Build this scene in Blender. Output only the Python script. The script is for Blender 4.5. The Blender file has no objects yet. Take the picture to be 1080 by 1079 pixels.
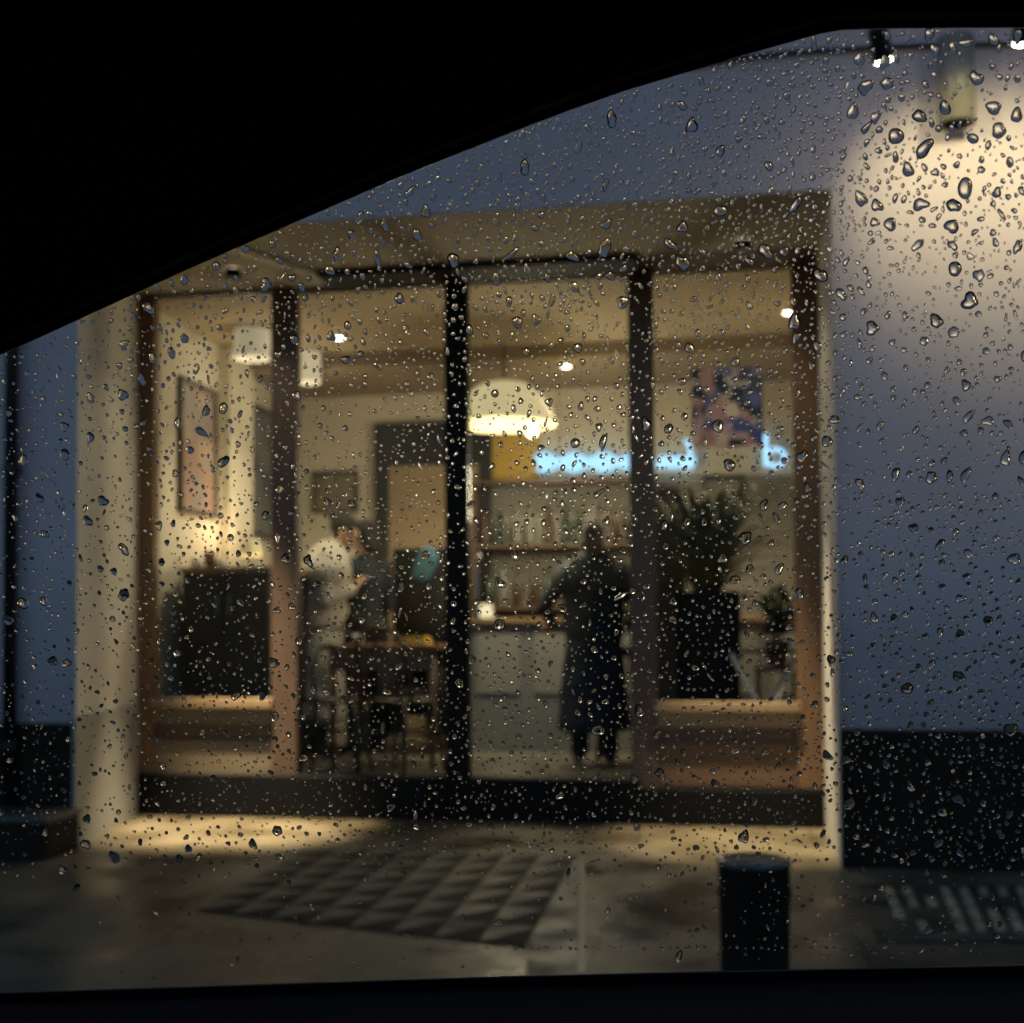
import bpy, bmesh, math, random
from mathutils import Vector, Matrix, noise as mnoise
random.seed(7)
PI = math.pi
SC = bpy.context.scene
COL = SC.collection
R = math.radians

# ------------------------------------------------------------------ camera
FPX, PPX, PPY, EYE, DIST = 1300.0, 540.0, 620.0, 1.10, 5.82
YAW, PITCH, ROLL = R(9.4), math.atan(42 / FPX), R(-0.35)
CAM = Vector((0, -DIST, EYE))
fw = Vector((-math.sin(YAW) * math.cos(PITCH), math.cos(YAW) * math.cos(PITCH), math.sin(PITCH)))
rt = Vector((math.cos(YAW), math.sin(YAW), 0))
up = rt.cross(fw)
rt, up = (rt * math.cos(ROLL) + up * math.sin(ROLL)), (up * math.cos(ROLL) - rt * math.sin(ROLL))


def ray(px, py):
    return fw * FPX + rt * (px - PPX) - up * (py - PPY)


def onplane(px, py, p0, n):
    d = ray(px, py)
    return CAM + d * ((p0 - CAM).dot(n) / d.dot(n))


def P(px, py, Y):
    return onplane(px, py, Vector((0, Y, 0)), Vector((0, 1, 0)))


def PXW(px, py, x):
    return onplane(px, py, Vector((x, 0, 0)), Vector((1, 0, 0)))


def G(px, py, z=0.0):
    return onplane(px, py, Vector((0, 0, z)), Vector((0, 0, 1)))


def X(px, Y, py=560):
    return P(px, py, Y).x


def Z(py, Y, px=540):
    return P(px, py, Y).z


cd = bpy.data.cameras.new('camera')
cam = bpy.data.objects.new('camera', cd)
COL.objects.link(cam)
M = Matrix((rt, up, -fw)).transposed().to_4x4()
M.translation = CAM
cam.matrix_world = M
cd.sensor_width = 36
cd.lens = FPX / 1080 * 36
cd.shift_y = (PPY - 540) / 1080
cd.clip_start, cd.clip_end = 0.01, 500
cd.dof.use_dof = True
cd.dof.focus_distance = 0.58
cd.dof.aperture_fstop = 11.5
SC.camera = cam

# ------------------------------------------------------------------ materials
MATS = {}


def mat(name, col, rough=0.6, var=0.12, scale=6.0, bump=0.0, metal=0.0, spec=0.5, bscale=None, rvar=0.0, coat=0.0):
    m = bpy.data.materials.new(name)
    m.use_nodes = True
    nt = m.node_tree
    N, L = nt.nodes, nt.links
    b = N['Principled BSDF']
    b.inputs['Roughness'].default_value = rough
    b.inputs['Metallic'].default_value = metal
    b.inputs['Specular IOR Level'].default_value = spec
    b.inputs['Coat Weight'].default_value = coat
    tc = N.new('ShaderNodeTexCoord')
    nz = N.new('ShaderNodeTexNoise')
    nz.inputs['Scale'].default_value = scale
    nz.inputs['Detail'].default_value = 6
    L.new(tc.outputs['Object'], nz.inputs['Vector'])
    cr = N.new('ShaderNodeValToRGB')
    cr.color_ramp.elements[0].position = .3
    cr.color_ramp.elements[1].position = .7
    cr.color_ramp.elements[0].color = [c * (1 - var) for c in col] + [1]
    cr.color_ramp.elements[1].color = [min(1, c * (1 + var)) for c in col] + [1]
    L.new(nz.outputs['Fac'], cr.inputs['Fac'])
    L.new(cr.outputs['Color'], b.inputs['Base Color'])
    if rvar:
        mr = N.new('ShaderNodeMapRange')
        mr.inputs['From Min'].default_value = .35
        mr.inputs['From Max'].default_value = .65
        mr.inputs['To Min'].default_value = max(.02, rough - rvar)
        mr.inputs['To Max'].default_value = min(1, rough + rvar)
        L.new(nz.outputs['Fac'], mr.inputs['Value'])
        L.new(mr.outputs['Result'], b.inputs['Roughness'])
    if bump:
        n2 = N.new('ShaderNodeTexNoise')
        n2.inputs['Scale'].default_value = bscale or scale * 12
        n2.inputs['Detail'].default_value = 5
        L.new(tc.outputs['Object'], n2.inputs['Vector'])
        bp = N.new('ShaderNodeBump')
        bp.inputs['Strength'].default_value = bump
        bp.inputs['Distance'].default_value = .01
        L.new(n2.outputs['Fac'], bp.inputs['Height'])
        L.new(bp.outputs['Normal'], b.inputs['Normal'])
    MATS[name] = m
    return m


def wood(name, c1, c2, rough=0.5, axis='Z', scale=3.0):
    m = mat(name, c1, rough)
    nt = m.node_tree
    N, L = nt.nodes, nt.links
    b = N['Principled BSDF']
    tc = next(n for n in N if n.type == 'TEX_COORD')
    mp = N.new('ShaderNodeMapping')
    s = {'X': (1.2, 14, 14), 'Y': (14, 1.2, 14), 'Z': (14, 14, 1.2)}[axis]
    mp.inputs['Scale'].default_value = s
    nz = N.new('ShaderNodeTexNoise')
    nz.inputs['Scale'].default_value = scale
    nz.inputs['Detail'].default_value = 8
    L.new(tc.outputs['Object'], mp.inputs['Vector'])
    L.new(mp.outputs['Vector'], nz.inputs['Vector'])
    cr = N.new('ShaderNodeValToRGB')
    cr.color_ramp.elements[0].position, cr.color_ramp.elements[1].position = .3, .7
    cr.color_ramp.elements[0].color = list(c1) + [1]
    cr.color_ramp.elements[1].color = list(c2) + [1]
    L.new(nz.outputs['Fac'], cr.inputs['Fac'])
    L.new(cr.outputs['Color'], b.inputs['Base Color'])
    return m


def emit(name, col, strength):
    m = bpy.data.materials.new(name)
    m.use_nodes = True
    nt = m.node_tree
    nt.nodes.clear()
    e = nt.nodes.new('ShaderNodeEmission')
    e.inputs['Color'].default_value = list(col) + [1]
    e.inputs['Strength'].default_value = strength
    o = nt.nodes.new('ShaderNodeOutputMaterial')
    nt.links.new(e.outputs[0], o.inputs[0])
    return m


def pane_mat(name, tint=(1, 1, 1), ior=1.5):
    m = bpy.data.materials.new(name)
    m.use_nodes = True
    nt = m.node_tree
    nt.nodes.clear()
    N, L = nt.nodes, nt.links
    t = N.new('ShaderNodeBsdfTransparent')
    t.inputs['Color'].default_value = list(tint) + [1]
    g = N.new('ShaderNodeBsdfGlossy')
    g.inputs['Roughness'].default_value = 0.02
    f = N.new('ShaderNodeFresnel')
    f.inputs['IOR'].default_value = ior
    mx = N.new('ShaderNodeMixShader')
    o = N.new('ShaderNodeOutputMaterial')
    L.new(f.outputs[0], mx.inputs[0])
    L.new(t.outputs[0], mx.inputs[1])
    L.new(g.outputs[0], mx.inputs[2])
    L.new(mx.outputs[0], o.inputs[0])
    return m


def water_mat():
    m = bpy.data.materials.new('water_drop')
    m.use_nodes = True
    nt = m.node_tree
    nt.nodes.clear()
    g = nt.nodes.new('ShaderNodeBsdfGlass')
    g.inputs['IOR'].default_value = 1.333
    g.inputs['Roughness'].default_value = 0.0
    o = nt.nodes.new('ShaderNodeOutputMaterial')
    nt.links.new(g.outputs[0], o.inputs[0])
    return m


def voronoi_mix(m, c1, c2, scale):
    """patches of colour on a printed sheet"""
    nt = m.node_tree
    N, L = nt.nodes, nt.links
    b = N['Principled BSDF']
    tc = next(n for n in N if n.type == 'TEX_COORD')
    v = N.new('ShaderNodeTexVoronoi')
    v.inputs['Scale'].default_value = scale
    n1 = N.new('ShaderNodeTexNoise')
    n1.inputs['Scale'].default_value = 9
    ma = N.new('ShaderNodeVectorMath')
    ma.operation = 'MULTIPLY_ADD'
    ma.inputs[1].default_value = (.14, .14, .14)
    L.new(tc.outputs['Object'], n1.inputs['Vector'])
    L.new(n1.outputs['Color'], ma.inputs[0])
    L.new(tc.outputs['Object'], ma.inputs[2])
    L.new(ma.outputs[0], v.inputs['Vector'])
    cr = N.new('ShaderNodeValToRGB')
    el = cr.color_ramp.elements
    el[0].position, el[0].color = 0.0, list(c1[0]) + [1]
    el[1].position, el[1].color = 1.0, list(c1[-1]) + [1]
    for i, c in enumerate(c1[1:-1]):
        e = el.new((i + 1) / (len(c1) - 1))
        e.color = list(c) + [1]
    cr.color_ramp.interpolation = 'CONSTANT' if c2 else 'LINEAR'
    sx = N.new('ShaderNodeSeparateColor')
    L.new(v.outputs['Color'], sx.inputs['Color'])
    L.new(sx.outputs['Red'], cr.inputs['Fac'])
    L.new(cr.outputs['Color'], b.inputs['Base Color'])
    return m


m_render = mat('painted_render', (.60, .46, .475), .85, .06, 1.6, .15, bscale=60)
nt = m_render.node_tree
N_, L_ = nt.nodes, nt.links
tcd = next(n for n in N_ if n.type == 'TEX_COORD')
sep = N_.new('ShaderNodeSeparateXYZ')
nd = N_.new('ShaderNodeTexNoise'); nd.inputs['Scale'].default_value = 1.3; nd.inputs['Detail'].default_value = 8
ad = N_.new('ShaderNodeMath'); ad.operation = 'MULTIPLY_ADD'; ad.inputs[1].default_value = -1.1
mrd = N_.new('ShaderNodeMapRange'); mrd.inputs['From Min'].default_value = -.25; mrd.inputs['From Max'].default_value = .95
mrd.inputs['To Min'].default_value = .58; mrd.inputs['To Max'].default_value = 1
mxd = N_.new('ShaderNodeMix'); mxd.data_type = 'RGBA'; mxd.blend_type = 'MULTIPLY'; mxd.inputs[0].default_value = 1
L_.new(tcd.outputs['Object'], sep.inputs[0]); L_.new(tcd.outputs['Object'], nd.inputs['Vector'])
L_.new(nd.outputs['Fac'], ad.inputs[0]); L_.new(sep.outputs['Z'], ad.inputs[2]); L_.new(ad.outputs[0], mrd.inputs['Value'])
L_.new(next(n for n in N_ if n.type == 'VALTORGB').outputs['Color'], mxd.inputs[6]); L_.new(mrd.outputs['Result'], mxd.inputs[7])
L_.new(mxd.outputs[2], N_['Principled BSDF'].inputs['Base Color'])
m_plinth = mat('black_plinth_paint', (.024, .016, .011), .7, .3, 4, .15, bscale=50, spec=.1)
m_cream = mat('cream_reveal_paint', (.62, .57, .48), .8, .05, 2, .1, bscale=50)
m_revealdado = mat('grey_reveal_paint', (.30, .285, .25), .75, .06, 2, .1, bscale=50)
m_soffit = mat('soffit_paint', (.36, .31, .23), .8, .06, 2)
m_black = mat('black_frame_paint', (.005, .005, .005), .65, .2, 5, spec=.15)
m_redwood = wood('red_brown_timber', (.15, .078, .034), (.21, .112, .052), .6)
m_darkwood = wood('dark_brown_timber', (.07, .040, .025), (.11, .062, .038), .55)
m_sillwood = wood('pale_sill_timber', (.21, .135, .07), (.29, .195, .11), .5, 'X')
m_panelL = wood('tan_panel_timber', (.13, .095, .058), (.18, .135, .085), .6, 'X')
m_panelR = wood('russet_panel_timber', (.10, .053, .025), (.145, .078, .037), .65, 'X')
m_pane = pane_mat('shop_glass', (.96, .97, .96), 1.16)
m_carglass = pane_mat('car_glass', (.93, .95, .94), 1.35)
m_water = water_mat()
m_carblack = mat('car_trim_black', (.014, .014, .014), .75, .2, 30, .2, bscale=400)
m_cardoor = mat('car_door_trim', (.05, .05, .048), .7, .2, 20, .25, bscale=500)
m_rubber = mat('car_seal_rubber', (.03, .03, .03), .3, .1, 20)
m_carpaint = mat('car_body_paint', (.03, .032, .036), .3, .1, 4, coat=.6)
m_asphalt = mat('asphalt', (.045, .045, .047), .5, .3, 3, .5, bscale=120, rvar=.25)
m_metal = mat('dark_metal', (.03, .03, .032), .4, .2, 10, metal=.6)
m_steel = mat('brushed_grey_metal', (.35, .35, .34), .35, .1, 10, metal=.8)
m_iron = mat('black_cast_iron', (.014, .011, .009), .55, .3, 12, .15, bscale=90, spec=.12)
m_cwall = mat('cream_plaster', (.60, .54, .43), .8, .06, 1.5)
m_dado = mat('grey_dado_paint', (.20, .18, .15), .7, .08, 2)
m_ceil = mat('tan_ceiling_paint', (.42, .34, .22), .8, .06, 1.5)
m_bulk = mat('brown_bulkhead_paint', (.26, .20, .125), .8, .08, 1.5)
m_floorin = mat('grey_floor_tile', (.13, .115, .09), .45, .2, 3, rvar=.15)
m_white = mat('white_enamel', (.75, .72, .66), .4, .04, 5)
m_cshade = mat('cream_lamp_shade', (.8, .72, .5), .5, .05, 5)
m_counter = mat('grey_counter_panel', (.17, .17, .165), .6, .12, 2)
m_countop = wood('counter_top_timber', (.25, .16, .08), (.34, .23, .12), .4, 'X')
m_tablewood = wood('chestnut_table_timber', (.16, .075, .035), (.24, .12, .06), .45, 'X')
m_bentwood = wood('dark_bentwood', (.03, .017, .01), (.055, .03, .017), .4)
m_leather = mat('black_upholstery', (.006, .006, .007), .7, .2, 8, .2, bscale=60, spec=.15)
m_teal = mat('teal_cushion_cloth', (.035, .10, .14), .85, .15, 20)
m_yellow = mat('yellow_card', (.75, .42, .03), .6, .08, 12)
m_paper = mat('white_paper', (.55, .55, .52), .7, .04, 8)
m_skin = mat('skin', (.46, .27, .18), .5, .06, 10)
m_hairD = mat('dark_hair', (.010, .008, .007), .8, .3, 40, .4, bscale=150)
m_hairB = mat('brown_hair', (.018, .011, .008), .8, .3, 40, .4, bscale=150)
m_shirtW = mat('pale_cloth', (.42, .39, .34), .85, .06, 8, .3, bscale=40)
m_navy = mat('navy_cloth', (.012, .018, .03), .85, .15, 8, .3, bscale=40)
m_blackcl = mat('black_cloth', (.008, .008, .009), .85, .15, 8, .3, bscale=40)
m_slate = mat('slate_blue_cloth', (.014, .02, .03), .85, .15, 8, .3, bscale=40)
m_capblue = mat('blue_cap_cloth', (.03, .05, .16), .85, .1, 12)
m_shoe = mat('black_shoe_leather', (.012, .01, .01), .4, .1, 10)
m_leafM = mat('plant_leaf', (.045, .09, .03), .5, .35, 6)
m_strap = mat('olive_strap_leaf', (.055, .06, .026), .5, .5, 9)
m_blackbox = mat('black_planter_finish', (.007, .007, .008), .6, .2, 6, spec=.2)
m_terra = mat('terracotta', (.16, .075, .04), .7, .1, 8)
m_bottle = mat('green_bottle_glass', (.014, .028, .014), .25, .1, 4)
m_bottleA = mat('amber_bottle_glass', (.05, .026, .012), .25, .1, 4)
m_bottleC = mat('clear_bottle_glass', (.15, .145, .125), .25, .05, 4)
m_cabinet = mat('near_black_cabinet', (.02, .019, .018), .5, .25, 4)
m_frame = mat('picture_frame_paint', (.05, .035, .02), .45, .1, 8)
m_doorframe = mat('black_door_frame', (.012, .011, .01), .5, .2, 8)
m_doorleaf = mat('tan_door_paint', (.33, .24, .14), .6, .05, 2)

m_poster = voronoi_mix(mat('poster_print', (.4, .35, .35), .6),
                       [(.78, .70, .62), (.14, .14, .22), (.66, .44, .42), (.07, .07, .10), (.72, .56, .58), (.22, .25, .46), (.34, .26, .18)], True, 13)
nt = m_poster.node_tree
trl = nt.nodes.new('ShaderNodeBsdfTranslucent')
mxt = nt.nodes.new('ShaderNodeMixShader'); mxt.inputs[0].default_value = .5
crq = next(n for n in nt.nodes if n.type == 'VALTORGB' and any(l.to_node.type == 'BSDF_PRINCIPLED' for l in n.outputs[0].links))
nt.links.new(crq.outputs['Color'], trl.inputs['Color'])
oo = next(n for n in nt.nodes if n.type == 'OUTPUT_MATERIAL')
nt.links.new(nt.nodes['Principled BSDF'].outputs[0], mxt.inputs[1]); nt.links.new(trl.outputs[0], mxt.inputs[2]); nt.links.new(mxt.outputs[0], oo.inputs['Surface'])
m_print1 = voronoi_mix(mat('rose_print', (.4, .35, .35), .5), [(.34, .24, .17), (.28, .18, .15), (.22, .2, .2), (.38, .28, .2)], False, 5)
m_print2 = voronoi_mix(mat('blue_grey_print', (.2, .2, .25), .5), [(.12, .12, .13), (.17, .16, .16), (.08, .09, .12)], False, 5)
m_print3 = voronoi_mix(mat('sepia_print', (.2, .2, .25), .5), [(.3, .24, .16), (.18, .14, .1), (.36, .3, .2)], False, 5)

# wet paving: pale slabs with grout, rough and glossy patches
m_pave = mat('wet_paving', (.125, .098, .06), .38, .3, 2.2, .3, bscale=70, rvar=.26, spec=.28)
nt = m_pave.node_tree
tcp = next(n for n in nt.nodes if n.type == 'TEX_COORD')
bk = nt.nodes.new('ShaderNodeTexBrick')
bk.inputs['Scale'].default_value = 1.0
bk.inputs['Brick Width'].default_value = .9
bk.inputs['Row Height'].default_value = .6
bk.inputs['Mortar Size'].default_value = .006
bk.inputs['Color1'].default_value = (1, 1, 1, 1)
bk.inputs['Color2'].default_value = (.78, .76, .74, 1)
bk.inputs['Mortar'].default_value = (.35, .33, .3, 1)
mp = nt.nodes.new('ShaderNodeMapping')
mp.inputs['Location'].default_value = (.42, .1, 0)
nt.links.new(tcp.outputs['Object'], mp.inputs['Vector'])
nt.links.new(mp.outputs['Vector'], bk.inputs['Vector'])
mxp = nt.nodes.new('ShaderNodeMix')
mxp.data_type = 'RGBA'
mxp.blend_type = 'MULTIPLY'
mxp.inputs[0].default_value = 1
crp = next(n for n in nt.nodes if n.type == 'VALTORGB')
nt.links.new(crp.outputs['Color'], mxp.inputs[6])
nt.links.new(bk.outputs['Color'], mxp.inputs[7])
nt.links.new(mxp.outputs[2], nt.nodes['Principled BSDF'].inputs['Base Color'])
m_tileL = mat('grey_inlay_stone', (.075, .066, .045), .55, .2, 5, .3, bscale=60, rvar=.2, spec=.2)
m_tileD = mat('black_inlay_stone', (.007, .007, .006), .75, .25, 5, .3, bscale=60, spec=.12)
m_tact = mat('pale_tactile_stone', (.36, .30, .19), .5, .2, 6, .3, bscale=60, rvar=.2)

m_bulb = emit('warm_bulb', (1, .78, .45), 6)
m_lens = emit('flood_lens', (1, .93, .75), 26)
m_spotbulb = emit('ceiling_spot_lens', (1, .85, .6), 9)
m_neon = emit('blue_neon_tube', (.38, .68, 1.0), .62)
m_drum = mat('lit_drum_shade', (.75, .7, .6), .6, .04, 5)
m_drum.node_tree.nodes['Principled BSDF'].inputs['Emission Color'].default_value = (1, .86, .62, 1)
m_drum.node_tree.nodes['Principled BSDF'].inputs['Emission Strength'].default_value = .10
m_drumglow = emit('drum_glow', (1, .85, .6), .35)


# ------------------------------------------------------------------ mesh helpers
def link(name, me, m=None, parent=None):
    o = bpy.data.objects.new(name, me)
    COL.objects.link(o)
    if m is not None and not me.materials:
        for k in (m if isinstance(m, (list, tuple)) else [m]):
            me.materials.append(k)
    if parent is not None:
        o.parent = parent
    return o


def obj(name, bm, m, parent=None, smooth=False, world=True, bevel=0.0, origin=None):
    """bm in world coordinates (world=True): shifted to the parent's location, or to origin for a single-mesh thing."""
    off = Vector((0, 0, 0))
    loc = None
    if world:
        if parent is not None:
            q = parent
            while q is not None:
                off += q.location
                q = q.parent
        elif origin is not None:
            off = Vector(origin)
            loc = off
    if off.length:
        bmesh.ops.translate(bm, vec=-off, verts=bm.verts)
    if bevel:
        es = [e for e in bm.edges if len(e.link_faces) == 2 and e.calc_face_angle(0) > .6]
        bmesh.ops.bevel(bm, geom=es, offset=bevel, segments=2, profile=.6, affect='EDGES', clamp_overlap=True)
    bmesh.ops.recalc_face_normals(bm, faces=bm.faces)
    for f in bm.faces:
        f.smooth = smooth
    me = bpy.data.meshes.new(name)
    bm.to_mesh(me)
    bm.free()
    o = link(name, me, m, parent)
    if loc is not None:
        o.location = loc
    return o


def thing(name, label, cat, loc=(0, 0, 0), rotz=0, group=None, kind=None):
    o = bpy.data.objects.new(name, None)
    COL.objects.link(o)
    o.location = loc
    o.rotation_euler = (0, 0, rotz)
    tag(o, label, cat, group, kind)
    return o


def tag(o, label=None, cat=None, group=None, kind=None):
    if label:
        o['label'] = label
    if cat:
        o['category'] = cat
    if group:
        o['group'] = group
    if kind:
        o['kind'] = kind
    return o


def BM():
    return bmesh.new()


def box(bm, x0, x1, y0, y1, z0, z1, mi=0):
    v = [bm.verts.new(c) for c in ((x0, y0, z0), (x1, y0, z0), (x1, y1, z0), (x0, y1, z0),
                                   (x0, y0, z1), (x1, y0, z1), (x1, y1, z1), (x0, y1, z1))]
    for f in ((0, 3, 2, 1), (4, 5, 6, 7), (0, 1, 5, 4), (1, 2, 6, 5), (2, 3, 7, 6), (3, 0, 4, 7)):
        bm.faces.new([v[i] for i in f]).material_index = mi
    return bm


def prism(bm, pts, vec, mi=0):
    """closed polygon pts (Vectors) extruded along vec"""
    a = [bm.verts.new(p) for p in pts]
    b = [bm.verts.new(p + vec) for p in pts]
    n = len(pts)
    bm.faces.new(a).material_index = mi
    bm.faces.new(b[::-1]).material_index = mi
    for i in range(n):
        bm.faces.new((a[i], b[i], b[(i + 1) % n], a[(i + 1) % n])).material_index = mi
    return bm


def frame_of(d):
    d = d.normalized()
    u = d.cross(Vector((0, 0, 1)) if abs(d.z) < .9 else Vector((1, 0, 0))).normalized()
    return d, u, d.cross(u)


def tube(bm, pts, r, seg=10, radii=None, caps=True):
    pts = [Vector(p) for p in pts]
    rings = []
    n = len(pts)
    for i, p in enumerate(pts):
        d = (pts[min(i + 1, n - 1)] - pts[max(i - 1, 0)])
        d, u, w = frame_of(d)
        if rings:
            u = (pu - d * pu.dot(d)).normalized()
            w = d.cross(u)
        pu = u
        rr = radii[i] if radii else r
        rings.append([bm.verts.new(p + (u * math.cos(a) + w * math.sin(a)) * rr) for a in [2 * PI * k / seg for k in range(seg)]])
    for a, b in zip(rings, rings[1:]):
        for k in range(seg):
            bm.faces.new((a[k], a[(k + 1) % seg], b[(k + 1) % seg], b[k]))
    if caps:
        bm.faces.new(rings[0][::-1])
        bm.faces.new(rings[-1])
    return bm


def lathe(bm, prof, c=(0, 0, 0), seg=28, sx=1.0, sy=1.0):
    """prof: list of (r, z)"""
    c = Vector(c)
    rings = []
    for r, z in prof:
        if r < 1e-5:
            rings.append([bm.verts.new(c + Vector((0, 0, z)))])
        else:
            rings.append([bm.verts.new(c + Vector((r * sx * math.cos(2 * PI * k / seg), r * sy * math.sin(2 * PI * k / seg), z))) for k in range(seg)])
    for a, b in zip(rings, rings[1:]):
        for k in range(seg):
            q = [a[k % len(a)], a[(k + 1) % len(a)], b[(k + 1) % len(b)], b[k % len(b)]]
            q2 = []
            for t in q:
                if t not in q2:
                    q2.append(t)
            if len(q2) > 2:
                try:
                    bm.faces.new(q2)
                except ValueError:
                    pass
    return bm


def capsule(bm, p0, p1, r0, r1, seg=12, sq=1.0, axis=None):
    """tapered limb with round ends; sq squashes the section along the second axis"""
    p0, p1 = Vector(p0), Vector(p1)
    d = p1 - p0
    L = d.length
    if L < 1e-6:
        d = Vector((0, 0, 1e-4))
    d, u, w = frame_of(d)
    if axis is not None:
        u = (Vector(axis) - d * Vector(axis).dot(d)).normalized()
        w = d.cross(u)
    rings = []
    prof = []
    for k in range(0, 5):
        t = PI / 2 * k / 4
        prof.append((-r0 * math.cos(t), r0 * math.sin(t)))
    for k in range(4, -1, -1):
        t = PI / 2 * k / 4
        prof.append((L + r1 * math.cos(t), r1 * math.sin(t)))
    for h, r in prof:
        c = p0 + d * h
        if r < 1e-5:
            rings.append([bm.verts.new(c)])
        else:
            rings.append([bm.verts.new(c + u * (r * math.cos(a)) + w * (r * sq * math.sin(a))) for a in [2 * PI * k / seg for k in range(seg)]])
    for a, b in zip(rings, rings[1:]):
        for k in range(seg):
            q = []
            for t in (a[k % len(a)], a[(k + 1) % len(a)], b[(k + 1) % len(b)], b[k % len(b)]):
                if t not in q:
                    q.append(t)
            bm.faces.new(q)
    return bm


def fuse(bm, voxel=.008, smooth=6):
    """one continuous surface from overlapping limbs"""
    bmesh.ops.recalc_face_normals(bm, faces=bm.faces)
    me = bpy.data.meshes.new('fuse')
    bm.to_mesh(me)
    bm.free()
    o = bpy.data.objects.new('fuse', me)
    COL.objects.link(o)
    md = o.modifiers.new('r', 'REMESH')
    md.mode = 'VOXEL'
    md.voxel_size = voxel
    if smooth:
        ms = o.modifiers.new('s', 'SMOOTH')
        ms.iterations = smooth
        ms.factor = .5
    dg = bpy.context.evaluated_depsgraph_get()
    out = bpy.data.meshes.new_from_object(o.evaluated_get(dg))
    bpy.data.objects.remove(o)
    for p in out.polygons:
        p.use_smooth = True
    return out


def lamp(name, kind, loc, energy, col, target=None, **kw):
    l = bpy.data.lights.new(name, kind)
    l.energy = energy
    l.color = col
    for k, v in kw.items():
        setattr(l, k, v)
    o = bpy.data.objects.new(name, l)
    COL.objects.link(o)
    o.location = loc
    if target is not None:
        o.rotation_euler = (Vector(target) - Vector(loc)).to_track_quat('-Z', 'Y').to_euler()
    return o


# ------------------------------------------------------------------ key planes
YS = 1.10           # outer face of the shopfront
ZS = 3.12           # soffit of the recess
ZC, YB = 3.10, 3.90  # cafe ceiling, back wall
FL = 0.20           # cafe floor
xl0, xr0 = X(80, 0, 640), X(885, 0, 760)       # opening in the facade
xl1, xr1 = X(145, YS, 640), X(868, YS, 700)    # where the reveals meet the shopfront
zpl = Z(770, 0, 980)                           # plinth top
YSI = YS + .06

# ------------------------------------------------------------------ ground
b = BM(); box(b, -60, 60, -60, 60, -.30, -.13)
tag(obj('road', b, m_asphalt), kind='structure')
b = BM(); box(b, -40, 40, -4.55, .4, -.129, 0.0)
box(b, xl0 - .25, xr0 + .1, .4, YS - .002, -.129, 0.0)
tag(obj('pavement', b, m_pave), kind='structure')
b = BM(); box(b, -40, 40, -4.70, -4.552, -.129, .004)
tag(obj('kerb', b, mat('kerb_stone', (.2, .19, .17), .5, .15, 4, .2), bevel=.012), kind='structure')

# inlay of grey and black triangles
q = [G(322, 896), G(607, 903), G(553, 1001), G(205, 962)]
b = BM()
NX, NY = 8, 6


def bil(u, v):
    p = (q[0] * (1 - u) + q[1] * u) * (1 - v) + (q[3] * (1 - u) + q[2] * u) * v
    return Vector((p.x, p.y, .005))


for i in range(NX):
    for j in range(NY):
        u0, u1, v0, v1 = i / NX, (i + 1) / NX, j / NY, (j + 1) / NY
        A, B_, C_, D_ = bil(u0, v0), bil(u1, v0), bil(u1, v1), bil(u0, v1)
        b.faces.new([b.verts.new(x) for x in (A, B_, D_)]).material_index = 0
        b.faces.new([b.verts.new(x) for x in (B_, C_, D_)]).material_index = 1
o = obj('paving_inlay', b, [m_tileL, m_tileD])
tag(o, kind='structure')
b = BM()
prism(b, [Vector((p.x, p.y, .0042)) for p in (G(608, 903), G(611.5, 903), G(608, 1040), G(556, 1040), G(554, 1003))], Vector((0, 0, .003)))
tag(obj('pavement_band', b, mat('pale_band_stone', (.075, .068, .052), .5, .15, 5, .3, bscale=60, rvar=.2, spec=.25)), kind='structure')
# pale border strip beside the inlay and the seam
b = BM()
prism(b, [Vector((p.x, p.y, .0045)) for p in (G(612, 905), G(617, 905), G(617, 1030), G(611, 1030))], Vector((0, 0, .003)))
tag(obj('pavement_joint', b, mat('pale_joint', (.11, .10, .08), .4, .1, 8)), kind='structure')

# tactile slab with slanted bars
b = BM()
prism(b, [Vector((p.x, p.y, .0045)) for p in (G(905, 935), G(1200, 935), G(1240, 995), G(925, 995))], Vector((0, 0, .004)), 0)
for k in range(15):
    px = 935 + k * 20
    a0, a1 = G(px, 938), G(px + 22, 988)
    d = (a1 - a0); w = Vector((.016, 0, 0))
    for s in range(4):
        if random.random() < .12:
            continue
        s0, s1 = a0 + d * (s / 4 + .03), a0 + d * ((s + 1) / 4 - .03)
        prism(b, [Vector((c.x, c.y, .0085)) for c in (s0 - w, s0 + w, s1 + w, s1 - w)], Vector((0, 0, .006)), 1)
tag(obj('tactile_paving', b, [mat('dark_tactile_base', (.05, .044, .032), .5, .2, 6, rvar=.2), m_tact]), kind='structure')

# ------------------------------------------------------------------ building
ZT = 7.2
bld = thing('cafe_building', 'blue grey rendered building with black plinth and a recessed lit shopfront', 'building', (0, 0, 0))
XL, XR = -16, 14
b = BM()
box(b, xr0, XR, 0, .35, zpl, ZT)
spl = (xl1 - xl0) / YS
spr = (xr1 - xr0) / YS
prism(b, [Vector((XL, 0, zpl)), Vector((xl0 - .001, 0, zpl)), Vector((xl0 - .006 + spl * .35, .35, zpl)), Vector((XL, .35, zpl))], Vector((0, 0, ZT - zpl)))
box(b, xl0, xr0, 0, .35, ZS + .001, ZT)
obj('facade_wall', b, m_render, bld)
b = BM()
box(b, xr0 + .002, XR, -.03, .34, 0, zpl + .0)
prism(b, [Vector((XL, -.03, 0)), Vector((xl0 - .002, -.03, 0)), Vector((xl0 - .006 + spl * .34, .34, 0)), Vector((XL, .34, 0))], Vector((0, 0, zpl)))
obj('plinth', b, m_plinth, bld, bevel=.004)
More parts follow.
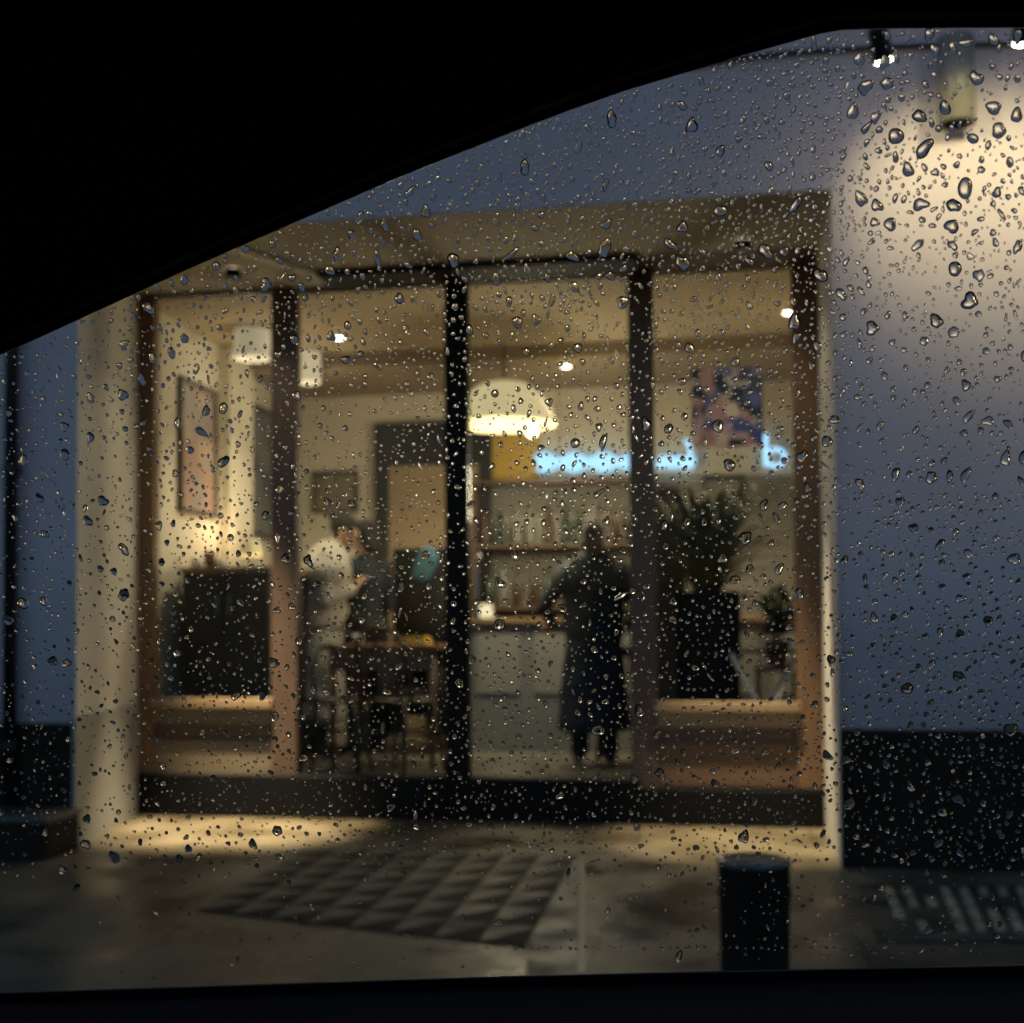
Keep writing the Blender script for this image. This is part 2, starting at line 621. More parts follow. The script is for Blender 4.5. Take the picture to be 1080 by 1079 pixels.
# reveals
b = BM()
zrd = PXW(110, 752, (xl0 + xl1) / 2).z
zrd = Z(757, 0, 85)
prism(b, [Vector((xl0 - .003, .002, zrd)), Vector((xl0 + .003, 0.002, zrd)), Vector((xl1 + spl * .3, YS + .3, zrd)), Vector((xl1 - .25, YS + .3, zrd))], Vector((0, 0, ZS - zrd)))
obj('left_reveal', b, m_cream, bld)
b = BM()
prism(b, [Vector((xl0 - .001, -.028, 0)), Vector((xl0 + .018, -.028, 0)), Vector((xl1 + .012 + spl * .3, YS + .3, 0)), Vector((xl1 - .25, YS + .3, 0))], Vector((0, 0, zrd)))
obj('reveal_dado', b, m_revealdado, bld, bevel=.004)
b = BM()
prism(b, [Vector((xr0 + .001, .352, 0)), Vector((xr0 - .001, -.035, 0)), Vector((xr0 - .004, -.035, 0)), Vector((xr1 + spr * .3, YS + .3, 0)), Vector((xr1 + .2, YS + .3, 0))], Vector((0, 0, ZS)))
obj('right_reveal', b, m_cream, bld)
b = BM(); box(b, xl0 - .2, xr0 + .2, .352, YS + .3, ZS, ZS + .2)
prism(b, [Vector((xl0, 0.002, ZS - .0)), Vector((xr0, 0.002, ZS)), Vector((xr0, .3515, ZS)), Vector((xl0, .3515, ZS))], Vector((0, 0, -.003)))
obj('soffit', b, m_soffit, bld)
# pale diagonal trim under the soffit
pa, pb = onplane(222, 256, Vector((0, 0, ZS - .03)), Vector((0, 0, 1))), onplane(352, 299, Vector((0, 0, ZS - .03)), Vector((0, 0, 1)))
dd = (pb - pa).normalized(); nn = Vector((-dd.y, dd.x, 0)) * .03
b = BM(); prism(b, [pa - nn, pa + nn, pb + nn, pb - nn], Vector((0, 0, .026)))
obj('soffit_trim', b, m_cream, bld)
# interior shell
xil, xir = xl1 - .02, X(834, YB) + .2
b = BM(); box(b, xil - .2, xir + .2, YB, YB + .2, FL, ZC); obj('back_wall', b, m_cwall, bld)
b = BM(); box(b, xil - .2, xil, YSI + .3, YB - .001, FL, ZC); box(b, xil - .2, xil + .01, YSI + .05, YSI + .31, FL, ZC); obj('side_wall', b, m_cwall, bld)
b = BM(); box(b, xir, xir + .2, YSI + .05, YB - .001, FL, ZC); obj('side_wall', b, m_cwall, bld)
b = BM(); box(b, xil - .4, xir + .4, YSI + .04, YB + .3, ZC + .001, ZC + .15); obj('ceiling', b, m_ceil, bld)
b = BM(); box(b, xil - .4, xir + .4, YSI + .04, YB + .3, FL - .1, FL - .001); obj('cafe_floor', b, m_floorin, bld)
b = BM(); box(b, xil + .001, xir - .001, 2.75, YB - .002, ZC - .10, ZC - .001); obj('bulkhead', b, m_bulk, bld)
b = BM(); box(b, X(476, YB), xir - .002, YB - .03, YB - .002, FL, Z(512, YB, 560)); obj('wall_dado', b, m_dado, bld)
# lit pilaster on the side wall
pl0, pl1 = PXW(231, 500, xil), PXW(256, 500, xil)
b = BM(); box(b, xil + .001, xil + .08, pl0.y, pl1.y, FL, PXW(240, 372, xil).z); obj('pilaster', b, m_cwall, bld)
# roof above
b = BM(); box(b, XL, XR, .1, 9, ZT - .2, ZT + .001); obj('roof', b, m_plinth, bld)
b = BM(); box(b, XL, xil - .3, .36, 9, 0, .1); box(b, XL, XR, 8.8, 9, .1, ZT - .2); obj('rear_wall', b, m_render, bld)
# door frame in the back wall
x0, x1, x2 = X(397, YB), X(411, YB), X(520, YB)
z0, z1 = Z(489, YB), Z(444, YB)
ind = thing('interior_door', 'tan inner door with a black frame and deep black head, on the back wall', 'door', ((x0 + x2) / 2, YB, FL))
b = BM(); box(b, x0, x1, YB - .07, YB - .001, FL, z0 - .001); box(b, x2 - .1, x2, YB - .07, YB - .001, FL, z0 - .001)
box(b, x0, x2, YB - .07, YB - .001, z0, z1)
obj('door_frame', b, m_doorframe, ind, bevel=.004)
b = BM(); box(b, x1 + .001, x2 - .101, YB - .035, YB - .001, FL, z0 - .002); lf = obj('door_leaf', b, m_doorleaf, ind)
b = BM(); tube(b, [(x2 - .16, YB - .036, 1.2), (x2 - .16, YB - .08, 1.2), (x2 - .26, YB - .08, 1.2)], .009); obj('handle', b, m_steel, lf)

# ------------------------------------------------------------------ shopfront joinery
shop = thing('shopfront', 'timber and black framed glazed shopfront with wide door between two windows', 'shopfront', ((xl1 + xr1) / 2, YS, 0))
zb0, zb1 = 0.0, Z(836, YS, 560)     # black base
zbL, zbR = Z(821, YS, 220), Z(832, YS, 780)
zt = Z(290, YS, 480)
ztop = ZS - .001


def post(name, pa, pb, z0, z1, m, y0=YS, y1=YSI + .02, py=560):
    b = BM(); box(b, X(pa, YS, py), X(pb, YS, py), y0, y1, z0, z1)
    return obj(name, b, m, shop, bevel=.005)


def rail(name, pa, pb, pya, pyb, m, y0=YS + .004, y1=YSI + .01, pxm=None):
    pm = pxm or (pa + pb) / 2
    b = BM(); box(b, X(pa, YS), X(pb, YS), y0, y1, Z(pyb, YS, pm), Z(pya, YS, pm))
    return obj(name, b, m, shop, bevel=.004)


xa = xl1 + .004
b = BM(); box(b, xa, X(475, YS, 840), YS - .03, YSI + .04, 0, Z(818, YS, 310)); obj('base_board', b, m_black, shop, bevel=.006)
b = BM(); box(b, X(475, YS, 840) + .001, X(673, YS), YS - .025, YSI + .04, 0, Z(822, YS, 580)); obj('base_board', b, m_black, shop, bevel=.006)
b = BM(); box(b, X(673, YS) + .001, xr1 - .012, YS - .028, YSI + .04, 0, Z(833, YS, 770)); obj('base_board', b, m_black, shop, bevel=.006)
zbase = Z(822, YS, 300) + .001
post('post', 146, 162, zbase, ztop, m_redwood)
post('post', 286, 313, zbase, ztop, m_darkwood)
post('mullion', 470, 494, zbase, ztop, m_black, YS - .02)
post('post', 664, 691, Z(833, YS, 680), ztop, m_darkwood)
b = BM(); box(b, X(838, YS, 560), X(866, YS, 560), YS, YSI + .02, Z(833, YS, 850), ztop); obj('post', b, m_redwood, shop, bevel=.005)
# heads
b = BM(); box(b, X(313, YS) + .001, X(470, YS) - .001, YS + .002, YSI + .015, Z(296, YS, 390), ztop - .001); obj('head_rail', b, m_black, shop)
b = BM(); box(b, X(494, YS) + .001, X(664, YS) - .001, YS + .002, YSI + .015, Z(290, YS, 580), ztop - .001); obj('head_rail', b, m_black, shop)
b = BM(); box(b, X(691, YS) + .001, X(838, YS) - .001, YS + .002, YSI + .015, Z(274, YS, 765), ztop - .001); obj('head_rail', b, m_darkwood, shop)
b = BM(); box(b, X(162, YS) + .001, X(286, YS) - .001, YS + .002, YSI + .015, Z(312, YS, 225), ztop - .001); obj('head_rail', b, m_panelL, shop)
# left window bottom
rail('sill', 160, 288, 737, 747, m_sillwood, YS - .03, YSI + .03)
rail('bottom_rail', 162.5, 285.5, 747.5, 764, m_panelL)
rail('panel_recess', 162.5, 285.5, 764.3, 781, m_darkwood, YS + .03)
rail('lower_panel', 162.5, 285.5, 781.3, 818, m_panelL, YS + .012)
# right window bottom
rail('sill', 688, 842, 741, 751, m_sillwood, YS - .035, YSI + .03)
rail('bottom_rail', 691.5, 837.5, 751.5, 768, m_sillwood)
rail('panel_recess', 691.5, 837.5, 768.3, 784, m_darkwood, YS + .03)
rail('lower_panel', 691.5, 837.5, 784.3, 831, m_panelR, YS + .012)
# glass


def glass(pa, pb, pyt, pyb):
    b = BM(); box(b, X(pa, YS) + .001, X(pb, YS) - .001, YS + .03, YS + .036, Z(pyb, YS, (pa + pb) / 2), Z(pyt, YS, (pa + pb) / 2))
    return obj('window_pane', b, m_pane, shop)


glass(162, 286, 312.3, 737.3)
glass(313, 470, 296.3, 817.5)
glass(494, 664, 290.3, 821.5)
glass(691, 838, 274.3, 741.3)
# slim door handle on the mullion
b = BM(); tube(b, [(X(505, YS, 620), YS + .03, Z(585, YS)), (X(505, YS, 620), YS - .04, Z(590, YS)), (X(505, YS, 620), YS - .04, Z(660, YS)), (X(505, YS, 620), YS + .03, Z(665, YS))], .011)
obj('pull_handle', b, m_steel, shop, smooth=True)
# shutter box
xs0, xs1 = onplane(333, 275, Vector((0, .8, 0)), Vector((0, 1, 0))).x, onplane(672, 260, Vector((0, .8, 0)), Vector((0, 1, 0))).x
b = BM(); box(b, xs0, xs1, .80, YS - .021, Z(284, .80, 480), ZS - .004)
o = obj('shutter_box', b, m_black, bevel=.01, origin=((xs0 + xs1) / 2, .95, ZS - .1))
tag(o, 'black roller shutter box under the soffit above the wide glass door', 'shutter box')
b = BM(); box(b, xs1 + .002, xr1 - .02, .86, YS - .003, Z(262, .86, 765), ZS - .004)
o = obj('awning_cassette', b, m_darkwood, bevel=.01, origin=(xs1 + .4, .95, ZS - .1))
tag(o, 'dark brown box under the soffit above the right-hand shop window', 'awning box')

# ------------------------------------------------------------------ outside fixtures on the wall
def wall_cyl(px, pyt, pyb, hw, label):
    Y = -.14
    c = P(px, pyb, Y)
    zt_ = P(px, pyt, Y).z
    r = hw * (c - CAM).length / FPX
    t = thing('wall_light', label, 'wall light', (c.x, 0, c.z))
    b = BM(); lathe(b, [(r * .86, .004), (r, 0), (r, zt_ - c.z), (r * .9, zt_ - c.z + .006), (0, zt_ - c.z + .006)], (c.x, Y, c.z), 28)
    lathe(b, [(r * .86, .004), (r * .8, .05), (0, .05)], (c.x, Y, c.z), 28)
    obj('body', b, mat('grey_lamp_body', (.22, .185, .16), .4, .1, 8), t, smooth=True)
    b = BM(); box(b, c.x - .03, c.x + .03, Y + r * .9, -.001, c.z + (zt_ - c.z) * .45, c.z + (zt_ - c.z) * .65); obj('bracket', b, m_metal, t)
    b = BM(); lathe(b, [(0, .045), (r * .7, .045), (r * .7, .04), (0, .04)], (c.x, Y, c.z), 24); obj('lens', b, m_steel, t)
    return Vector((c.x, Y, c.z - .01)), r


cylp, cylr = wall_cyl(1009, 42, 132, 17, 'tall cylindrical wall lamp on the grey wall, one side catching warm light')


def flood(px, py, aim, label):
    """small flood light on an arm; its lens faces the street side and downwards"""
    Y = -.72
    c = P(px, py, Y)
    t = thing('flood_light', label, 'flood light', (c.x, 0, c.z))
    a = Vector((c.x - .03, -.002, c.z + .62))
    b = BM(); tube(b, [a, a + Vector((0, -.60, .0)), a + Vector((0, -.66, -.02)), Vector((c.x - .04, Y - .02, c.z + .5)), Vector((c.x - .04, Y - .03, c.z + .08))], .018); obj('arm', b, m_metal, t, smooth=True)
    b = BM(); lathe(b, [(0, 0), (.05, 0), (.05, -.012), (0, -.012)]); bmesh.ops.rotate(b, cent=(0, 0, 0), matrix=Matrix.Rotation(PI / 2, 3, 'X'), verts=b.verts)
    bmesh.ops.translate(b, vec=a, verts=b.verts); obj('wall_plate', b, m_metal, t)
    ax = (Vector((c.x + aim, 0, c.z - .95)) - c).normalized()
    hd = Vector((c.x, Y, c.z))
    b = BM(); tube(b, [hd - ax * .13, hd - ax * .12, hd - ax * .03, hd, hd + ax * .002], 0, 20, [.025, .038, .042, .046, .043]); obj('lamp_head', b, m_metal, t)
    b = BM(); tube(b, [hd + ax * .0025, hd + ax * .008, hd + ax * .013], 0, 20, [.038, .034, .02]); obj('lens', b, m_lens, t)
    return hd + ax * .03, (Vector((c.x + aim, 0, c.z - .34)) - c).normalized()


fl1, fl1a = flood(932, 62, .36, 'small black flood light with glowing lens, nearer the shop recess')
fl2, fl2a = flood(1078, 44, .05, 'small black flood light with glowing lens, at the edge right of the cylinder lamp')
fl3, fl_added_aim = flood(1235, 40, .05, 'added unseen flood light with glowing lens, the farthest from the shop recess')  # extra flood out of view, added to brighten and widen the wall glow
# cable along the wall
b = BM()
pts = [P(700 + i * 50, 92 - i * 9 + 2 * (i % 2), -.02) for i in range(5)] + [P(960, 52, -.02), P(1100, 44, -.02), P(1300, 40, -.02)]
pts = [P(720, 70, -.02), P(790, 60, -.02), P(860, 54, -.02), P(960, 49, -.02), P(1100, 46, -.02), P(1300, 45, -.02)]
tube(b, pts, .012, 8)
o = obj('wall_cable', b, m_metal, smooth=True, origin=pts[3]); tag(o, 'dark cable run along the upper grey wall behind the lights', 'cable')
# downpipe at far left
b = BM(); c = P(11, 600, -.06)
tube(b, [(c.x, -.06, 0.02), (c.x, -.06, 6.5)], .034, 14)
dp = thing('downpipe', 'black rainwater downpipe on the blue grey wall left of the recess', 'downpipe', (c.x, 0, 0))
obj('pipe', b, m_metal, dp, smooth=True)
for z in (.5, 1.9, 3.4, 5):
    b = BM(); tube(b, [(c.x, -.06, z), (c.x, -.06, z + .04)], .043, 14); box(b, c.x - .02, c.x + .02, -.06, -.001, z + .005, z + .035); obj('clip', b, m_metal, dp)
# low black step box at far left
g0 = G(-60, 905); 
c0, c1 = X(-70, -.35, 880), X(50, -.35, 880)
st = thing('planter_box', 'low black planter trough with a grey rim below the black plinth', 'planter', ((c0 + c1) / 2, -.2, 0))
zt2 = Z(862, -.35, 30)
b = BM(); box(b, c0, c1, -.36, -.05, 0, zt2 - .03); obj('trough', b, m_plinth, st, bevel=.006)
b = BM(); box(b, c0 - .01, c1 + .01, -.37, -.04, zt2 - .029, zt2); obj('rim', b, mat('planter_rim', (.07, .07, .065), .5, .1, 6), st, bevel=.006)
b = BM(); box(b, c0 + .03, c1 - .03, -.33, -.08, zt2 + .0005, zt2 + .006); obj('soil', b, mat('soil', (.03, .022, .015), .9, .3, 30, .6), st)

# bollard
dep = 3.62
bc = CAM + ray(795, 905) * (dep / FPX); br = 37.5 * dep / FPX
bl = thing('bollard', 'squat black cast iron bollard standing on the wet pavement', 'bollard', (bc.x, bc.y, 0))
h = bc.z
b = BM(); lathe(b, [(0, 0), (br * 1.05, 0), (br * 1.05, .03), (br * .95, .045), (br * .97, h * .5), (br, h - .035), (br * 1.0, h - .02)], (bc.x, bc.y, 0), 40); obj('post', b, m_iron, bl, smooth=True)
b = BM(); lathe(b, [(br * .96, h * .74), (br * 1.035, h * .745), (br * 1.035, h * .79), (br * .96, h * .795)], (bc.x, bc.y, 0), 40); obj('collar', b, m_iron, bl)
b = BM(); lathe(b, [(br * 1.0, h - .019), (br * 1.03, h - .016), (br * 1.03, h - .006), (br * .9, h), (br * .55, h + .003), (0, h + .004)], (bc.x, bc.y, 0), 40); obj('cap', b, mat('lit_cap_metal', (.12, .11, .09), .25, .2, 12, .1), bl, smooth=True)  # lit top put into the cap as a paler colour than the post

# recess downlights
DL = []
for px_, key in ((246, 'at the cream reveal end'), (784, 'at the thin right reveal end')):
    xx = X(px_, .70, 300)
    t = thing('recessed_downlight', 'small round downlight in the recess soffit ' + key, 'downlight', (xx, .70, ZS))
    b = BM(); lathe(b, [(.040, -.0035), (.040, -.055), (.044, -.055), (.046, -.0035)], (xx, .70, ZS), 24); obj('trim_ring', b, m_black, t)
    b = BM(); lathe(b, [(0, -.0036), (.034, -.0036), (.034, -.0045), (0, -.0045)], (xx, .70, ZS), 24); obj('lens', b, m_spotbulb, t)
    DL.append(Vector((xx, .70, ZS - .058)))

# ------------------------------------------------------------------ cafe interior
def drum(px, pyt, pyb, hw, Y, label):
    c = P(px, pyb, Y); zt_ = P(px, pyt, Y).z
    r = hw * (c - CAM).length / FPX
    H = zt_ - c.z
    t = thing('pendant_lamp', label, 'pendant lamp', (c.x, Y, c.z), group='white drum lamps')
    b = BM(); lathe(b, [(r * .97, 0.006), (r, 0), (r, H), (r * .97, H)], (c.x, Y, c.z), 32); lathe(b, [(r * .97, .006), (r * .96, H - .002), (r * .97, H)], (c.x, Y, c.z), 32); obj('lamp_shade', b, m_drum, t)
    b = BM(); tube(b, [(c.x, Y, ZC - .11 if Y > 2.75 else ZC), (c.x, Y, c.z + H * .7)], .006, 8); obj('cord', b, m_black, t)
    b = BM(); lathe(b, [(0, H * .7 - .05), (.03, H * .7 - .03), (.03, H * .7 + .01), (.015, H * .7 + .04), (0, H * .7 + .04)], (c.x, Y, c.z), 16); obj('bulb', b, m_drumglow, t, smooth=True)
    return Vector((c.x, Y, c.z + H * .5))


dr1 = drum(266, 327, 379, 18, 2.0, 'white drum lamp hanging behind the left window, the bigger of two')
dr2 = drum(323, 354, 404, 15, 2.72, 'white drum lamp behind the door glass, the smaller of two')

# dome pendant
Yp = 2.5
c = P(532, 449, Yp); zt_ = P(532, 403, Yp).z; rr = 55 * (c - CAM).length / FPX; H = zt_ - c.z
t = thing('dome_lamp', 'big cream dome lamp glowing over the bar counter', 'pendant lamp', (c.x, Yp, c.z))
prof = [(rr, 0), (rr * .985, H * .06), (rr * .9, H * .30), (rr * .76, H * .58), (rr * .6, H * .8), (rr * .42, H * .93), (rr * .2, H * .99)]
b = BM(); lathe(b, [(p_, z_) for p_, z_ in prof] + [(.02, H)], c, 36)
lathe(b, [(rr * .985, 0.0)] + [(p_ * .97, z_ * .97) for p_, z_ in prof[1:]] + [(.02, H * .97)], c, 36)
m_dome = mat('glowing_dome', (.8, .72, .5), .5, .03, 5)
bs = m_dome.node_tree.nodes['Principled BSDF']
bs.inputs['Emission Color'].default_value = (1, .82, .45, 1); bs.inputs['Emission Strength'].default_value = .20
obj('lamp_shade', b, m_dome, t, smooth=True)
b = BM(); tube(b, [(c.x, Yp, ZC), (c.x, Yp, c.z + H * .96)], .006, 8); obj('cord', b, m_black, t)
bulbp = P(561, 456, Yp)
b = BM(); lathe(b, [(0, -.04), (.03, -.025), (.035, 0), (.025, .03), (.013, .06), (0, .06)], bulbp, 18); obj('bulb', b, m_bulb, t, smooth=True)

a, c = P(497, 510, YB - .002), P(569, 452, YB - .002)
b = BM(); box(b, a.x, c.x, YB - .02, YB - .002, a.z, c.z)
o = obj('yellow_glow_patch', b, mat('mustard_glow_paint', (.52, .34, .07), .7, .08, 4), bevel=.003, origin=((a.x + c.x) / 2, YB, a.z)); tag(o, 'mustard yellow patch painting the lamp glow on the back wall under the cream dome lamp', 'painted glow')  # lamp glow on the wall, put in as a yellow coloured board
# ceiling spots
SP = []
for px_, py_, key in ((358, 353, 'nearest the drum lamps'), (597, 383, 'above the dome lamp'), (832, 326, 'beside the right timber post')):
    c = onplane(px_, py_, Vector((0, 0, ZC - .02)), Vector((0, 0, 1)))
    if c.y > 2.7:
        c = onplane(px_, py_, Vector((0, 0, ZC - .12)), Vector((0, 0, 1)))
    zc_ = ZC if c.y < 2.75 else ZC - .101
    t = thing('ceiling_spot', 'small glowing ceiling spotlight ' + key, 'spotlight', (c.x, c.y, zc_))
    b = BM(); lathe(b, [(.045, 0), (.045, -.03), (.04, -.05), (.036, -.045), (.036, -.02)], (c.x, c.y, zc_), 20); obj('body', b, m_white, t)
    b = BM(); lathe(b, [(0, -.052), (.02, -.049), (.035, -.04), (.035, -.03), (0, -.03)], (c.x, c.y, zc_), 20); obj('lens', b, m_spotbulb, t, smooth=True)
    SP.append(Vector((c.x, c.y, zc_ - .07)))

# neon sign: cursive strokes, unreadable through the rain
Yn = 3.80
def sign_pt(px, py): return P(px, py, Yn)
t = thing('neon_sign', 'pale blue glowing script sign hung across the back of the cafe', 'neon sign', sign_pt(690, 500))
b = BM()
pts = []
for i in range(300):
    u = i / 299
    px = 566 + u * 166
    if 667 < px < 694:
        continue
    ph = i * 1.02
    pts.append(sign_pt(px + 3 * math.sin(ph * 2), 488 - ((8.5 + 3.5 * math.sin(i * .11)) if px < 680 else 6.5) * math.sin(ph)))
tube(b, pts, .011, 7)
tube(b, [sign_pt(722 + 6 * math.cos(a), 480 + 15 * math.sin(a)) for a in [PI * k / 8 - PI / 2 for k in range(9)]], .016, 7)
pts = [sign_pt(808, 458), sign_pt(807, 476), sign_pt(808, 492)] + [sign_pt(818 + 10 * math.cos(a), 483 - 9 * math.sin(a)) for a in [PI + 2 * PI * k / 12 for k in range(13)]]
tube(b, pts, .018, 7)
obj('tube', b, m_neon, t, smooth=True)
b = BM()
a0, a1 = sign_pt(560, 503), sign_pt(835, 503)
tube(b, [a0, a1], .008, 8)
for px in (590, 690, 800):
    a = sign_pt(px, 503); tube(b, [a, Vector((a.x, a.y, ZC - .1))], .003, 6)
obj('hanging_rail', b, m_metal, t)

# poster inside the right window
Yq = YSI + .03
b = BM(); a, c = P(730, 472, Yq), P(804, 387, Yq)
box(b, a.x, c.x, Yq, Yq + .004, a.z, c.z)
o = obj('poster', b, m_poster, origin=((a.x + c.x) / 2, Yq, a.z)); tag(o, 'colourful patchy poster taped inside the right window glass', 'poster')

# pictures
def side_pic(pa, pb, pyt, pyb, m, label):
    a, c = PXW(pa, pyb, xil + .001), PXW(pb, pyb, xil + .001)
    zt_, zb_ = PXW(pa, pyt, xil + .001).z, a.z
    t = thing('framed_picture', label, 'picture', (xil, (a.y + c.y) / 2, zb_))
    w = .03
    b = BM()
    box(b, xil + .001, xil + .03, a.y, c.y, zb_, zb_ + w); box(b, xil + .001, xil + .03, a.y, c.y, zt_ - w, zt_)
    box(b, xil + .001, xil + .03, a.y, a.y + w, zb_ + w, zt_ - w); box(b, xil + .001, xil + .03, c.y - w, c.y, zb_ + w, zt_ - w)
    obj('frame', b, m_frame, t)
    b = BM(); box(b, xil + .001, xil + .015, a.y + w, c.y - w, zb_ + w, zt_ - w); obj('print', b, m, t)


side_pic(187, 226, 396, 540, m_print1, 'tall rosy print in a dark frame on the left cafe wall')
side_pic(261, 290, 424, 565, m_print2, 'dark blue grey print in a frame beyond the lit pilaster')
a, c = P(330, 542, YB - .002), P(378, 497, YB - .002)
t = thing('framed_picture', 'sepia picture on the back wall left of the black door frame', 'picture', ((a.x + c.x) / 2, YB, a.z))
b = BM(); box(b, a.x, c.x, YB - .03, YB - .002, c.z - .03, c.z); box(b, a.x, c.x, YB - .03, YB - .002, a.z, a.z + .02)
box(b, a.x, a.x + .02, YB - .03, YB - .002, a.z + .02, c.z - .03); box(b, c.x - .02, c.x, YB - .03, YB - .002, a.z + .02, c.z - .03); obj('frame', b, m_frame, t)
b = BM(); box(b, a.x + .02, c.x - .02, YB - .015, YB - .002, a.z + .02, c.z - .03); obj('print', b, m_print3, t)

a, c = P(742, 534, YB - .002), P(784, 502, YB - .002)
t = thing('framed_picture', 'small navy blue picture on the back wall under the right end of the sign', 'picture', ((a.x + c.x) / 2, YB, a.z))
b = BM(); box(b, a.x, c.x, YB - .03, YB - .002, c.z - .02, c.z); box(b, a.x, c.x, YB - .03, YB - .002, a.z, a.z + .02)
box(b, a.x, a.x + .02, YB - .03, YB - .002, a.z + .02, c.z - .02); box(b, c.x - .02, c.x, YB - .03, YB - .002, a.z + .02, c.z - .02); obj('frame', b, m_frame, t)
b = BM(); box(b, a.x + .02, c.x - .02, YB - .015, YB - .002, a.z + .02, c.z - .02); obj('print', b, m_capblue, t)
# sideboard by the left wall
ys0, ys1 = PXW(195, 600, xil).y, 2.75
xs_ = xil + .002
zsb = P(240, 600, 1.75).z
xsb = X(283, 1.6, 650)
t = thing('sideboard', 'near black sideboard with timber top behind the left window', 'sideboard', (xil + .2, 1.9, FL))
yA, yB_ = 1.55, 2.35
xA, xB = X(192, 1.55, 650), X(283, 1.55, 650)
b = BM(); box(b, xA, xB, yA, yB_, FL + .06, zsb - .035); obj('carcass', b, m_cabinet, t, bevel=.004)
b = BM(); box(b, xA - .015, xB + .015, yA - .015, yB_, zsb - .034, zsb); obj('top', b, m_countop, t, bevel=.004)
for i in range(2):
    xx0 = xA + .01 + i * (xB - xA) / 2; xx1 = xx0 + (xB - xA) / 2 - .02
    b = BM(); box(b, xx0, xx1, yA - .014, yA - .001, FL + .08, zsb - .05); d = obj('door', b, m_cabinet, t, bevel=.003)
    b = BM(); hx = xx1 - .03 if i == 0 else xx0 + .03
    tube(b, [(hx, yA - .03, zsb - .3), (hx, yA - .03, zsb - .18)], .005, 8); obj('handle', b, m_steel, d)
for sx in (xA + .03, xB - .03):
    for sy in (yA + .03, yB_ - .03):
        b = BM(); box(b, sx - .02, sx + .02, sy - .02, sy + .02, FL, FL + .0595); obj('leg', b, m_cabinet, t)
# things on the sideboard
def table_lamp(x, y, z):
    t = thing('table_lamp', 'small warm table lamp glowing on the sideboard top', 'table lamp', (x, y, z))
    b = BM(); lathe(b, [(0, .001), (.05, .001), (.05, .012), (.012, .02), (.01, .13), (0, .13)], (x, y, z), 20); obj('base', b, m_steel, t)
    b = BM(); lathe(b, [(.08, .11), (.05, .22), (.047, .22), (.077, .11)], (x, y, z), 24); obj('lamp_shade', b, m_cshade, t)
    b = BM(); lathe(b, [(0, .13), (.02, .14), (.022, .16), (0, .18)], (x, y, z), 14); obj('bulb', b, m_bulb, t, smooth=True)
    return Vector((x, y, z + .2))


print('PIL', pl0.y, pl1.y, xil, xA, xB)
tl = table_lamp(xil + .30, 2.22, zsb)
for k, (px, hh, mm, lab) in enumerate(((207, .07, m_white, 'squat white jar on the sideboard, at the window post end'), (222, .11, m_terra, 'terracotta jar on the sideboard between two white ones'), (233, .06, m_paper, 'low pale bowl on the sideboard beside the table lamp'))):
    x = X(px, 1.75, 590)
    b = BM(); lathe(b, [(0, .001), (.03, .001), (.042, hh * .5), (.034, hh), (.03, hh), (.036, hh * .5), (.026, .008), (0, .008)], (0, 0, 0), 20)
    o = obj('jar', b, mm, smooth=True, world=False); o.location = (x, 1.75, zsb); tag(o, lab, 'jar')

# counter
zc0 = Z(652, 3.0, 530)
cx0, cx1 = X(494, 3.0), xir - .01
t = thing('bar_counter', 'grey panelled bar counter with timber top across the back', 'counter', ((cx0 + cx1) / 2, 3.2, FL))
b = BM(); box(b, cx0, cx1, 3.0, 3.4, FL, zc0 - .04); obj('front', b, m_counter, t)
b = BM(); box(b, cx0 - .02, cx1, 2.95, 3.42, zc0 - .039, zc0); obj('top', b, m_countop, t, bevel=.005)
m_cpan = mat('pale_counter_panel', (.23, .225, .205), .6, .08, 2)
n_ = int((cx1 - cx0) / .42)
for i in range(n_):
    xx = cx0 + .06 + i * .42
    b = BM(); box(b, xx, xx + .32, 2.985, 2.999, FL + .42, zc0 - .12); obj('panel', b, m_cpan, t, bevel=.004)
# menu card on counter
cm = P(508, 652, 2.97)
b = BM()
prism(b, [Vector((-.06, 0, 0)), Vector((.06, 0, 0)), Vector((.06, .05, .10)), Vector((-.06, .05, .10))], Vector((0, .002, 0)))
prism(b, [Vector((-.06, .1, 0)), Vector((.06, .1, 0)), Vector((.06, .053, .10)), Vector((-.06, .053, .10))], Vector((0, .002, 0)))
o = obj('menu_card', b, m_paper, world=False); o.location = (cm.x + .02, 3.02, zc0 + .001); o.rotation_euler.z = .4
tag(o, 'folded white card standing on the bar counter by the black mullion', 'menu card')

